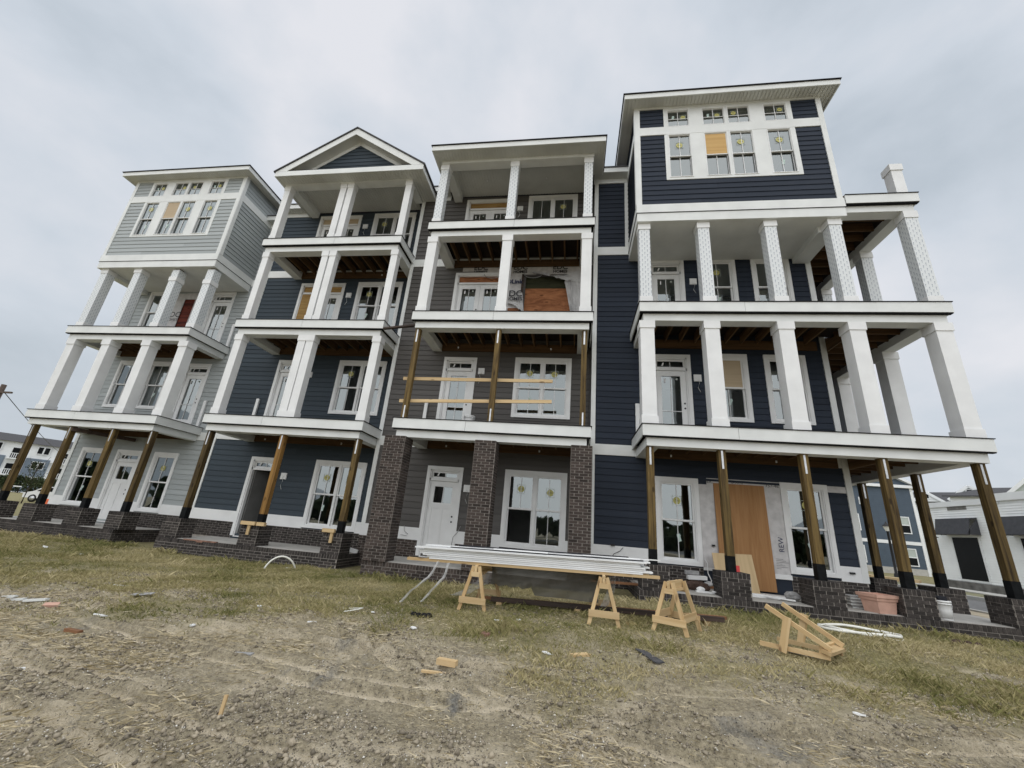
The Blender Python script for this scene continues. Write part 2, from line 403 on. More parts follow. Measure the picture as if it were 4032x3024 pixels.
# ================================================================== ground, road
def build_ground():
    def axis(dense, far):
        a = []
        for lo, hi, st in dense:
            a.extend(np.arange(lo, hi-1e-6, st))
        a.append(dense[-1][1])
        lo, hi = a[0], a[-1]; s = dense[0][2]; left = []; p = lo
        while p > -far: s *= 1.22; p -= s; left.append(p)
        s = dense[-1][2]; p = hi; right = []
        while p < far: s *= 1.22; p += s; right.append(p)
        return np.array(left[::-1]+a+right)
    xs = axis([(-22, -9, .16), (-9, 7, .032), (7, 11, .16)], 2500)
    ys = axis([(1.2, 6.2, .021), (6.2, 7.6, .035), (7.6, 13, .09)], 2500)
    X, Y = np.meshgrid(xs, ys); Z = ground_h(X, Y)
    nx, ny = len(xs), len(ys)
    v = np.stack([X, Y, Z], -1).reshape(-1, 3)
    i = np.arange(nx*ny).reshape(ny, nx)
    q = np.stack([i[:-1, :-1], i[:-1, 1:], i[1:, 1:], i[1:, :-1]], -1).reshape(-1, 4)
    me = bpy.data.meshes.new('ground')
    me.vertices.add(len(v)); me.vertices.foreach_set('co', v.astype(np.float32).ravel())
    me.loops.add(q.size); me.loops.foreach_set('vertex_index', q.astype(np.int32).ravel())
    me.polygons.add(len(q)); me.polygons.foreach_set('loop_start', np.arange(0, q.size, 4, dtype=np.int32))
    me.polygons.foreach_set('loop_total', np.full(len(q), 4, dtype=np.int32))
    me.polygons.foreach_set('use_smooth', np.ones(len(q), dtype=bool))
    me.update(calc_edges=True)
    g = grass_mask(X, Y).ravel(); r = rut(X, Y).ravel()
    for nm, a in (('turf', g), ('track', np.clip(r, -1, 1))):
        at = me.attributes.new(nm, 'FLOAT', 'POINT'); at.data.foreach_set('value', a.astype(np.float32))
    m, t, b, o = new_mat('soil')
    N = t.nodes.new; Lk = t.links.new
    tc = N('ShaderNodeTexCoord')
    def noise(s, d=6, r=.6, dist=0):
        n = N('ShaderNodeTexNoise'); n.inputs['Scale'].default_value = s; n.inputs['Detail'].default_value = d; n.inputs['Roughness'].default_value = r; n.inputs['Distortion'].default_value = dist
        Lk(tc.outputs['Object'], n.inputs['Vector']); return n.outputs['Fac']
    def ramp(f, a, bb):
        r = N('ShaderNodeMapRange'); r.inputs['From Min'].default_value = a; r.inputs['From Max'].default_value = bb; Lk(f, r.inputs['Value']); return r.outputs['Result']
    def mix(f, A, B):
        x = N('ShaderNodeMix'); x.data_type = 'RGBA'
        if isinstance(f, float): x.inputs['Factor'].default_value = f
        else: Lk(f, x.inputs['Factor'])
        for nm, c in (('A', A), ('B', B)):
            if isinstance(c, tuple): x.inputs[nm].default_value = (*c, 1)
            else: Lk(c, x.inputs[nm])
        return x.outputs['Result']
    at = N('ShaderNodeAttribute'); at.attribute_name = 'turf'
    tk = N('ShaderNodeAttribute'); tk.attribute_name = 'track'
    soil = mix(ramp(noise(22, 10, .82), .36, .64), (.18, .155, .108), (.58, .505, .36))
    sandf = N('ShaderNodeMath'); sandf.operation = 'ADD'; sandf.use_clamp = True
    Lk(ramp(noise(1.3, 8, .68, .6), .50, .68), sandf.inputs[0]); Lk(ramp(tk.outputs['Fac'], -.08, -.5), sandf.inputs[1])
    soil = mix(sandf.outputs[0], soil, mix(ramp(noise(30, 5), .3, .7), (.56, .485, .355), (.76, .67, .515)))
    soil = mix(ramp(noise(.8, 8, .7, .8), .58, .70), soil, mix(ramp(noise(45, 5), .35, .65), (.12, .118, .11), (.33, .32, .29)))
    vo = N('ShaderNodeTexVoronoi'); vo.inputs['Scale'].default_value = 85; Lk(tc.outputs['Object'], vo.inputs['Vector'])
    vr = N('ShaderNodeSeparateColor'); Lk(vo.outputs['Color'], vr.inputs['Color'])
    pick = N('ShaderNodeMath'); pick.operation = 'MULTIPLY'
    Lk(ramp(vr.outputs['Red'], .80, .82), pick.inputs[0]); Lk(ramp(vo.outputs['Distance'], .42, .3), pick.inputs[1])
    soil = mix(pick.outputs[0], soil, mix(vr.outputs['Green'], (.08, .075, .07), (.5, .46, .4)))
    turf = mix(ramp(noise(14, 9, .75), .38, .62), (.15, .142, .062), (.40, .355, .195))
    turf = mix(ramp(noise(1.1, 6), .45, .7), turf, mix(ramp(noise(25, 8, .8), .35, .65), (.20, .175, .10), (.45, .39, .245)))
    col = mix(at.outputs['Fac'], soil, turf)
    Lk(col, b.inputs['Base Color']); b.inputs['Roughness'].default_value = .95; b.inputs['Specular IOR Level'].default_value = .15
    bp = N('ShaderNodeBump'); bp.inputs['Strength'].default_value = 1.0; bp.inputs['Distance'].default_value = .04
    hs = N('ShaderNodeMath'); hs.operation = 'ADD'; Lk(noise(40, 6, .7), hs.inputs[0]); Lk(pick.outputs[0], hs.inputs[1])
    Lk(hs.outputs[0], bp.inputs['Height']); Lk(bp.outputs['Normal'], b.inputs['Normal'])
    me.materials.append(m)
    o = link('ground', me); o['kind'] = 'structure'; o['label'] = 'bare sandy building plot with worn turf'
    return o
build_ground()

mat_plain('asphalt', (.16, .16, .16), .95, .1, 6, .4, 80)
mat_plain('pavement', (.46, .45, .42), .9, .06, 4)
mat_plain('verge', (.20, .19, .11), .95, .2, 4, .6, 40)
mat_plain('sand_strip', (.42, .36, .26), .95, .15, 3)
def sheet(name, x0, x1, y0, y1, z, m, th=.3):
    o = solo(name, MB().box(x0, x1, y0, y1, z-th, z), m, None, None, kind='structure'); return o
sheet('road', 11.3, 14.9, -60, 400, .224, 'asphalt')
sheet('kerb', 14.9, 15.15, -60, 400, .35, 'pavement')
sheet('grass_verge', 15.15, 17.2, -60, 400, .33, 'verge')
sheet('pavement', 17.2, 18.6, -60, 400, .36, 'pavement')
sheet('kerb', 11.1, 11.3, -60, 400, .27, 'pavement')
sheet('dirt_strip', 9.3, 11.1, -60, 400, .228, 'sand_strip')
sheet('road', -400, -60, 66, 74, .03, 'pavement')

# ================================================================== townhouses
mat_plain('door_grey', (.16, .16, .155), .6)  # darker grey than the white doors, used for the open leaf
FLOOR = {2: 3.87, 3: 7.06, 4: 10.24}
ROW = .171
SHARED = {}
def shared(key, maker):
    if key not in SHARED: SHARED[key] = maker()
    return SHARED[key]
def plank_mesh(m):
    def mk():
        b = MB()
        pr = [(0, 0), (-.024, 0), (-.005, ROW+.012), (0, ROW+.012)]
        b.prism([(0, y, z) for y, z in pr], (1, 0, 0))
        return b.mesh('plank', m)
    return shared(('plank', m), mk)
def brick_mesh(kind, m):
    def mk():
        w, h = (1.0, .057) if kind == 's' else (.060, .100)
        b = MB(); b.box(-w/2, w/2, -.008, .04, 0, h)
        return b.mesh('brick', m)
    return shared(('brick', kind, m), mk)

class House:
    def __init__(s, key, label, x0, x1, yw, yf, siding, brick='brick'):
        s.k = key; s.x0, s.x1, s.yw, s.yf = x0, x1, yw, yf; s.siding = siding; s.bm = brick
        s.root = thing('townhouse', ((x0+x1)/2, yw, 0), label, 'townhouse', 'row of new townhouses')
        s.open = []; s.bricks = []; s.nplank = 0
    def P(s, name, mb, m, label=None): return part(name, mb, m, s.root, None, label)
    def S(s, name, mb, m, par, label=None): return part(name, mb, m, par, None, label)
    # ---- siding
    def plank(s, x, y, z, ln, rot=0.0, m=None):
        o = bpy.data.objects.new('plank', plank_mesh(m or s.siding)); COL.objects.link(o)
        o.parent = s.root; o.location = Vector((x, y, z))-s.root.location; o.scale = (ln, 1, 1); o.rotation_euler = (0, 0, rot); s.nplank += 1
        return o
    def siding_field(s, x0, x1, z0, z1, y, cuts, m=None):
        n = max(1, round((z1-z0)/ROW)); st = (z1-z0)/n
        for i in range(n):
            a, b = z0+i*st, z0+(i+1)*st
            segs = [(x0, x1)]
            for cx0, cx1, cz0, cz1 in cuts:
                if min(b, cz1)-max(a, cz0) > .085:
                    ns = []
                    for p, q in segs:
                        if cx1 <= p or cx0 >= q: ns.append((p, q)); continue
                        if cx0 > p: ns.append((p, cx0+.01))
                        if cx1 < q: ns.append((cx1-.01, q))
                    segs = ns
            for p, q in segs:
                if q-p < .03: continue
                if q-p > 4.2:                              # boards come in lengths: a butt joint
                    j = p + (q-p)*(.32+.36*((i*7) % 5)/4); s.plank(p, y, a, j-p-.002, m=m); s.plank(j, y, a, q-j, m=m)
                else: s.plank(p, y, a, q-p, m=m)
    # ---- wall with openings
    def wall(s, top=12.9, depth=9.0):
        holes = [(a+.08, b-.08, c+.06, d-.08) for a, b, c, d in s.open]
        mb = MB()
        zs = sorted({-.3, top, *[h[2] for h in holes], *[h[3] for h in holes]})
        for za, zb in zip(zs[:-1], zs[1:]):
            hs = sorted((h[0], h[1]) for h in holes if h[2] < zb-1e-6 and h[3] > za+1e-6)
            p = s.x0
            for a, b in hs:
                if a > p: mb.box(p, a, s.yw, s.yw+.14, za, zb)
                p = max(p, b)
            if s.x1 > p: mb.box(p, s.x1, s.yw, s.yw+.14, za, zb)
        yb = s.yw+depth
        mb.box(s.x0, s.x0+.14, s.yw+.14, yb, -.3, top); mb.box(s.x1-.14, s.x1, s.yw+.14, yb, -.3, top); mb.box(s.x0+.14, s.x1-.14, yb-.14, yb, -.3, top)
        s.P('wall', mb, s.siding)
        it = MB()
        for z in (.30, 3.6, 6.8, 9.98, 12.75): it.box(s.x0+.15, s.x1-.15, s.yw+.15, yb-.15, z, z+.12)
        it.box(s.x0+.15, s.x1-.15, s.yw+4.2, s.yw+4.3, .42, 12.75)
        xm = (s.x0+s.x1)/2+.35; it.box(xm, xm+.12, s.yw+.9, s.yw+4.2, .42, 12.75)
        s.P('interior', it, 'drywall')
    def trims(s, zones, left=True, right=False, skirt=True, belts=((3.43, 3.72), (9.85, 10.15)), bx0=None, bx1=None):
        y = s.yw
        if left: s.P('corner_board', MB().box(s.x0-.005, s.x0+.12, y-.042, y+.1, 1.1, 12.9), 'trim_white')
        if right: s.P('corner_board', MB().box(s.x1-.12, s.x1+.02, y-.042, y+.1, .84, 12.9), 'trim_white')
        if skirt:
            cuts = sorted((a, b) for a, b, c, d in s.open if c < 1.1)
            p = s.x0
            for a, b in cuts+[(s.x1, s.x1)]:
                if a-p > .02: s.P('skirt_board', MB().box(p, a, y-.038, y+.0, .84, 1.165), 'trim_bright')
                p = max(p, b)
        for a, b in belts:
            s.P('belt_board', MB().box(s.x0, s.x1, y-.034, y, a, b), 'trim_white')
    # ---- bricks
    def brick_face(s, par, ox, oy, ux, uy, ln, z0, z1, rowlock=True):
        """running bond on a vertical face, from (ox,oy) along (ux,uy); outward is to the right-hand side of the run turned down"""
        rot = math.atan2(uy, ux); top = z1-(.108 if rowlock else 0); n = max(1, int(round((top-z0)/.067))); ch = (top-z0)/n
        for i in range(n):
            x = -.105 if i % 2 else 0.0
            while x < ln-.02:
                a, b = max(0, x), min(ln, x+.205)
                if b-a > .03: s.bricks.append((par, 's', ox+ux*(a+b)/2, oy+uy*(a+b)/2, z0+i*ch+rnd.uniform(-.001, .001), rot+rnd.uniform(-.006, .006), b-a-.013))
                x += .21
        if rowlock:
            k = max(1, int(round(ln/.0745))); st = ln/k
            for j in range(k):
                t = (j+.5)*st; s.bricks.append((par, 'r', ox+ux*t, oy+uy*t, top+.004, rot+rnd.uniform(-.01, .01), 1.0))
    def lay_bricks(s, limit=290):
        def score(b):
            par, kd, x, y, z, r, ln = b
            d = Vector((-x, -y, 1.4-z)); nrm = Vector((math.sin(r), -math.cos(r), 0))
            c = d.normalized().dot(nrm)
            a = (ln*.057 if kd == 's' else .0064)
            return a*max(c, 0)/d.length_squared
        L_ = sorted(s.bricks, key=score, reverse=True)
        for par, kd, x, y, z, r, ln in L_[:limit]:
            o = bpy.data.objects.new('brick', brick_mesh(kd, s.bm)); COL.objects.link(o)
            o.parent = par; o.location = (x, y, z); o.rotation_euler = (0, 0, r); o.scale = (ln if kd == 's' else 1, 1, 1)
        mb = MB()
        for par, kd, x, y, z, r, ln in L_[limit:]:
            w, h = (ln/2, .057) if kd == 's' else (.032, .1)
            c, sn = math.cos(r), math.sin(r); v = []
            for zz in (0, h):
                for a, b in ((-w, -.008), (w, -.008), (w, .04), (-w, .04)):
                    v.append((x+a*c-b*sn, y+a*sn+b*c, z+zz))
            mb.add(v, [(0, 3, 2, 1), (4, 5, 6, 7), (0, 1, 5, 4), (1, 2, 6, 5), (2, 3, 7, 6), (3, 0, 4, 7)])
        if mb.v:
            o = s.P('brickwork', mb, s.bm); o['kind'] = 'stuff'
    def pier(s, cx, y0, z0, z1, w=.53, d=.53, name='pier', faces='flr', rowlock=True):
        mb = MB().box(cx-w/2, cx+w/2, y0, y0+d, z0, z1-.004)
        if rowlock: mb.box(cx-w/2+.004, cx+w/2-.004, y0+.004, y0+d-.004, z1-.02, z1-.001, 1)
        p = s.P(name, mb, ['mortar', s.bm])
        e = .0
        if 'f' in faces: s.brick_face(p, cx-w/2-e, y0, 1, 0, w, z0, z1, rowlock)
        if 'r' in faces: s.brick_face(p, cx+w/2, y0, 0, 1, d, z0, z1, rowlock)
        if 'l' in faces: s.brick_face(p, cx-w/2, y0+d, 0, -1, d, z0, z1, rowlock)
        return p
    def porch(s, x0, x1, z0, z1, faces='flr', ybk=None):
        yb = ybk or s.yw-.02
        mb = MB().box(x0, x1, s.yf+.0, yb, z0, z1-.006)
        p = s.P('porch', mb, 'mortar')
        s.S('slab', MB().box(x0+.12, x1-.12, s.yf+.115, yb-.01, z1-.10, z1+.004), 'concrete', p)
        if 'f' in faces: s.brick_face(p, x0, s.yf, 1, 0, x1-x0, z0, z1)
        if 'r' in faces: s.brick_face(p, x1, s.yf, 0, 1, yb-s.yf, z0, z1)
        if 'l' in faces: s.brick_face(p, x0, yb, 0, -1, yb-s.yf, z0, z1)
        return p
    # ---- decks
    def deck(s, xl, xr, z, left=True, right=True, jx=None, yback=None, beam_left=True, beam_right=True):
        yf, yw = s.yf, (yback or s.yw-.03)
        d = s.P('deck', MB().box(xl+.03, xr-.03, yf+.03, yw, z-.035, z), 'subfloor_shaded')
        s.S('membrane', MB().box(xl-.02, xr+.02, yf-.02, yw, z+.002, z+.018), 'membrane', d)
        xj = xl+(xr-xl)*(.36+.25*((z*7) % 1)); s.S('fascia_board', MB().box(xl, xj-.004, yf, yf+.03, z-.26, z), 'trim_white', d); s.S('fascia_board', MB().box(xj+.004, xr, yf+.002, yf+.03, z-.26, z), 'trim_white', d)
        if left: s.S('fascia_board', MB().box(xl, xl+.03, yf+.031, yw, z-.26, z), 'trim_white', d)
        if right: s.S('fascia_board', MB().box(xr-.03, xr, yf+.031, yw, z-.26, z), 'trim_white', d)
        s.S('shadow_strip', MB().box(xl+.01, xr-.01, yf+.012, yf+.1, z-.285, z-.262), 'membrane', d)  # black strip in the gap under the fascia, standing in for its shadow line
        s.S('beam', MB().box(xl+.1, xr-.1, yf+.1, yf+.40, z-.475, z-.265), 'trim_white', d)
        if left and beam_left: s.S('beam', MB().box(xl+.1, xl+.40, yf+.402, yw, z-.475, z-.265), 'trim_white', d)
        if right and beam_right: s.S('beam', MB().box(xr-.40, xr-.1, yf+.402, yw, z-.475, z-.265), 'trim_white', d)
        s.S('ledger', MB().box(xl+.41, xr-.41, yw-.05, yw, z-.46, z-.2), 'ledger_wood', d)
        x = xl+.55
        while x < xr-.45:
            s.S('joist', MB().box(x-.02, x+.02, yf+.405, yw-.052, z-.30, z-.037), 'joist_wood', d); x += .41
        return d
    def column(s, cx, z0, z1, w, cap=.04, m='trim_bright', yfront=None, capz=None, dw=None, base=.21, top=.2):
        y0 = (yfront if yfront is not None else s.yf+.115); c = s.P('column', MB().box(cx-w/2, cx+w/2, y0, y0+w, z0, z1), m)
        e = cap/2
        s.S('base_collar', MB().box(cx-w/2-e, cx+w/2+e, y0-e, y0+w+e, z0, z0+base), 'trim_bright', c)
        ct = capz if capz else z1
        s.S('cap_collar', MB().box(cx-w/2-e, cx+w/2+e, y0-e, y0+w+e, ct-top, ct-(0.001 if capz else 0)), 'trim_bright', c)
        return c
    def post(s, cx, z0, z1, w=.15, tar=.30, m='post_wood', y0=None, lean=0):
        y0 = y0 if y0 is not None else s.yf+.17
        p = s.P('post', MB().box(cx-w/2, cx+w/2, y0, y0+w, z0+(tar or 0), z1), m)
        if tar: s.S('tar_wrap', MB().box(cx-w/2-.004, cx+w/2+.004, y0-.004, y0+w+.004, z0, z0+tar), 'black_tar', p)
        s.S('strap', MB().box(cx-.022, cx+.018, y0-.006, y0, z1-.42, z1-.02), 'strap_metal', p)
        if not tar: s.S('strap', MB().box(cx-.015, cx+.02, y0-.006, y0, z0, z0+.38), 'strap_metal', p)
        return p
    # ---- windows and doors
    def sticker(s, par, cx, cz, y, r=.108):
        mb = MB(); cx += rnd.uniform(-.035, .035); cz += rnd.uniform(-.04, .04)
        for q in (-1, 1):
            mb.box(cx+q*r-r*.05, cx+q*r+r*.05, y-.003, y, cz-r*1.1, cz+r*1.1, 1); mb.box(cx-r*.94, cx+r*.94, y-.003, y, cz+q*r*1.05-r*.05, cz+q*r*1.05+r*.05, 1)
        n = 24; mb.prism([(cx+.84*r*math.cos(2*math.pi*i/n), y-.0052, cz+.84*r*math.sin(2*math.pi*i/n)) for i in range(n)], (0, -.002, 0), 2)
        for k in range(4):
            a = -.5+.27*k; mb.bar((cx+r*a, y-.008, cz-r*.22), (cx+r*(a+.22), y-.008, cz+r*(.30-.09*k)), r*.07, .002, (0, 1, 0), 0)
        mb.bar((cx-r*.5, y-.008, cz+r*.25), (cx+r*.5, y-.008, cz+r*.05), r*.07, .002, (0, 1, 0), 0)
        return s.S('sticker', mb, ['sticker_dark', 'sticker_pale', 'sticker_yellow'], par)
    def tagpaper(s, par, cx, cz, y, sc=1.0):
        if rnd.random() < .3: return None
        q = rnd.uniform(-.35, .35); cq, sq = math.cos(q), math.sin(q)
        pts = [(a*cq-b*sq, a*sq+b*cq) for a, b in ((-.035, -.09), (.04, -.085), (.038, .02), (.055, .03), (.05, .09), (-.03, .095), (-.036, .03))]
        return s.S('paper_tag', MB().prism([(cx+a*sc, y-.004, cz+b*sc) for a, b in pts], (0, .003, 0)), 'paper_mint', par)
    def sash(s, par, x0, x1, z0, z1, y, munt='v', pane='glass', fr=.045, hole=False):
        mb = MB()
        mb.box(x0, x0+fr, y, y+.035, z0, z1); mb.box(x1-fr, x1, y, y+.035, z0, z1); mb.box(x0+fr, x1-fr, y, y+.035, z0, z0+fr); mb.box(x0+fr, x1-fr, y, y+.035, z1-fr, z1)
        xm = (x0+x1)/2; zm = (z0+z1)/2
        if munt in ('v', 'g'): mb.box(xm-.008, xm+.008, y+.008, y+.024, z0+fr, z1-fr)
        if munt == 'g': mb.box(x0+fr, xm-.008, y+.009, y+.023, zm-.008, zm+.008); mb.box(xm+.008, x1-fr, y+.009, y+.023, zm-.008, zm+.008)
        o = s.S('sash', mb, 'trim_bright', par)
        if not hole:
            if pane == 'glass': s.S('pane', MB().add([(x0+fr, y+.026, z0+fr), (x1-fr, y+.026, z0+fr), (x1-fr, y+.026, z1-fr), (x0+fr, y+.026, z1-fr)], [(0, 1, 2, 3)]), pane, par)
            else: s.S('panel', MB().box(x0+fr, x1-fr, y+.004, y+.014, z0+fr, z1-fr), pane, par)
        return o
    def window(s, x0, x1, z0, z1, units=1, stick=True, fill=None, y=None, casing=True, tags=True, reg=True, stick_z=.55):
        y = s.yw if y is None else y; fill = fill or {}
        if reg: s.open.append((x0, x1, z0, z1))
        t = .095
        mb = MB()
        if casing:
            mb.box(x0, x0+t, y-.045, y+.012, z0, z1); mb.box(x1-t, x1, y-.045, y+.012, z0, z1)
            mb.box(x0+t, x1-t, y-.045, y+.012, z1-t-.01, z1); mb.box(x0+t, x1-t, y-.055, y+.012, z0, z0+t*.8)
        a, b, c, d = (x0+t, x1-t, z0+t*.8, z1-t-.01) if casing else (x0, x1, z0, z1)
        f = .03 if casing else .018; sf = .045 if casing else .026
        mb.box(a, a+f, y-.028, y+.10, c, d); mb.box(b-f, b, y-.028, y+.10, c, d); mb.box(a+f, b-f, y-.028, y+.10, d-f, d); mb.box(a+f, b-f, y-.034, y+.10, c, c+f)
        if units == 2: xm = (a+b)/2; mb.box(xm-.035, xm+.035, y-.026, y+.10, c+f, d-f)
        w = s.P('window', mb, 'trim_bright')
        spans = [(a+f, b-f)] if units == 1 else [(a+f, (a+b)/2-.035), ((a+b)/2+.035, b-f)]
        zc = c+f; zd = d-f; zm = (zc+zd)/2
        for i, (p, q) in enumerate(spans):
            s.sash(w, p, q, zm-.02, zd, y+.004, 'v', fill.get((i, 1), 'glass'), fr=sf)
            fl = fill.get((i, 0), 'glass')
            s.sash(w, p, q, zc, zm+.02, y+.042, 'v' if fl != 'open' else '', 'glass' if fl == 'open' else fl, hole=(fl == 'open'), fr=sf)
            if stick and (stick is True or i in stick) and fill.get((i, 1), 'glass') == 'glass': s.sticker(w, (p+q)/2, zm+(zd-zm)*stick_z, y+.026)
            if tags and i == 0 and fl == 'glass': s.tagpaper(w, (p+q)/2+.02, zc+(zm-zc)*.55, y+.064)
        return w
    def door(s, x0, x1, z0, z1, style, transom='glass', y=None):
        """style: panel (craftsman slab), lite (glazed leaf), french (pair), open"""
        y = s.yw; s.open.append((x0, x1, z0, z1)); t = .10
        mb = MB()
        mb.box(x0, x0+t, y-.045, y+.03, z0, z1); mb.box(x1-t, x1, y-.045, y+.03, z0, z1); mb.box(x0+t, x1-t, y-.045, y+.03, z1-t, z1)
        a, b, d = x0+t, x1-t, z1-t
        zt = z0+2.04; mb.box(a, b, y-.02, y+.09, zt, zt+.07); mb.box(a, a+.035, y-.02, y+.09, z0, d); mb.box(b-.035, b, y-.02, y+.09, z0, d); mb.box(a, b, y-.02, y+.09, d-.035, d)
        mb.box(x0+t, x1-t, y-.03, y+.1, z0-.03, z0)
        D = s.P('door', mb, 'trim_bright')
        a += .037; b -= .037; zt0, zt1 = zt+.072, d-.037
        if transom == 'glass':
            s.sash(D, a, b, zt0, zt1, y+.03, 'v', fr=.05)
            s.S('paper_tag', MB().prism([(a+.16, y+.025, zt0+.08), (a+.20, y+.025, zt0+.07), (a+.24, y+.025, zt0+.17), (a+.20, y+.025, zt0+.18)], (0, .003, 0)), 'trim_bright', D)
        elif transom: s.S('transom_panel', MB().box(a, b, y+.03, y+.045, zt0, zt1), transom, D)
        leaves = [(a, b)] if style != 'french' else [(a, (a+b)/2-.004), ((a+b)/2+.004, b)]
        for i, (p, q) in enumerate(leaves):
            mb = MB(); zb, zh = z0+.012, zt-.006
            if style == 'open':
                # leaf swung inward on its left hinge
                mb.bar((p+.03, y+.10, (zb+zh)/2), (p+.18, y+.92, (zb+zh)/2), .045, zh-zb); s.S('leaf', mb, 'door_grey', D)
                continue
            if style == 'panel':
                st = .12
                mb.box(p, p+st, y+.02, y+.065, zb, zh); mb.box(q-st, q, y+.02, y+.065, zb, zh); mb.box(p+st, q-st, y+.02, y+.065, zb, zb+.2)
                zg = zh-.62; mb.box(p+st, q-st, y+.02, y+.065, zh-.13, zh); mb.box(p+st, q-st, y+.016, y+.065, zg-.13, zg)
                xm = (p+q)/2; mb.box(xm-.05, xm+.05, y+.02, y+.065, zb+.2, zg-.13); mb.box(p+st, q-st, y+.034, y+.055, zb+.2, zg-.13)
                s.S('leaf', mb, 'trim_bright', D); s.sash(D, p+st, q-st, zg, zh-.13, y+.022, 'v', fr=.02)
            else:
                st = .125
                mb.box(p, p+st, y+.02, y+.065, zb, zh); mb.box(q-st, q, y+.02, y+.065, zb, zh); mb.box(p+st, q-st, y+.02, y+.065, zb, zb+.25); mb.box(p+st, q-st, y+.02, y+.065, zh-.13, zh)
                xm = (p+q)/2; zz = zb+.25+(zh-.13-zb-.25)*.36
                mb.box(p+st, q-st, y+.033, y+.05, zz-.009, zz+.009)
                s.S('leaf', mb, 'trim_bright', D); s.sash(D, p+st, q-st, zb+.25, zh-.13, y+.024, 'v', fr=.022)
                s.S('paper_tag', MB().box(p+st+.10, p+st+.14, y+.03, y+.034, zh-.34, zh-.22), 'trim_bright', D)
                n = 12; cx, cz, r = q-st-.12, zh-.24, .03
                s.S('paper_tag', MB().prism([(cx+r*math.cos(6.283*k/n), y+.034, cz+r*math.sin(6.283*k/n)) for k in range(n)], (0, -.003, 0)), 'sticker_pale', D)
            kx = q-.06 if (style != 'french' or i == 0) else None
            if kx:
                for zk in (zb+.93, zb+1.07):
                    n = 12; s.S('lock_hole', MB().prism([(kx+.026*math.cos(6.283*k/n), y+.0195, zk+.026*math.sin(6.283*k/n)) for k in range(n)], (0, -.003, 0)), 'ink_black', D)
        return D
    def plate(s, cx, cz, w=.2, wire=True):
        y = s.yw; p = s.P('light_plate', MB().box(cx-w/2, cx+w/2, y-.055, y-.01, cz-w/2, cz+w/2).box(cx-w/2+.02, cx+w/2-.02, y-.06, y-.055, cz-w/2+.02, cz+w/2-.02), 'trim_bright')
        if wire:
            sg = rnd.choice((-1, 1))
            s.S('wire', MB().tube([(cx, y-.062, cz-.01), (cx+.01, y-.085, cz-.06), (cx+.03*sg, y-.075, cz-.16), (cx-.01*sg, y-.07, cz-.30), (cx+.05*sg, y-.07, cz-.42)], .006, 5), 'trim_white', p)
    def ceil_lights(s, z, xs, y):
        for x in xs: s.P('ceiling_fitting', MB().lathe([(0, 0), (.022, 0), (.018, -.05), (.0, -.055)], (x, y, z), 8), 'trim_bright')
    def beadboard(s, name, x0, x1, y0, y1, z, par=None):
        mb = MB(); x = x0
        mb.box(x0, x1, y0, y1, z+.018, z+.035)
        while x < x1-.01:
            e = min(x+.086, x1); mb.box(x, e, y0, y1, z, z+.020); x += .102
        return (s.S(name, mb, 'ceiling_white', par) if par else s.P(name, mb, 'ceiling_white'))
    def eave(s, x0, x1, over=.34):
        y = s.yw
        r = s.P('roof', MB().add([(x0, y-over-.03, 13.19), (x1, y-over-.03, 13.19), (x1, y+6, 14.6), (x0, y+6, 14.6), (x0, y-over-.03, 13.15), (x1, y-over-.03, 13.15), (x1, y+6, 14.5), (x0, y+6, 14.5)],
                [(0, 1, 2, 3), (7, 6, 5, 4), (0, 4, 5, 1), (1, 5, 6, 2), (2, 6, 7, 3), (3, 7, 4, 0)]), 'roof_shingle')
        s.S('fascia_board', MB().box(x0, x1, y-over, y-over+.03, 12.96, 13.16), 'trim_white', r)
        s.beadboard('soffit', x0, x1, y-over+.031, y-.005, 12.965, r)
        s.S('frieze', MB().box(x0, x1, y-.04, y-.006, 12.78, 12.962), 'trim_white', r)
        return r
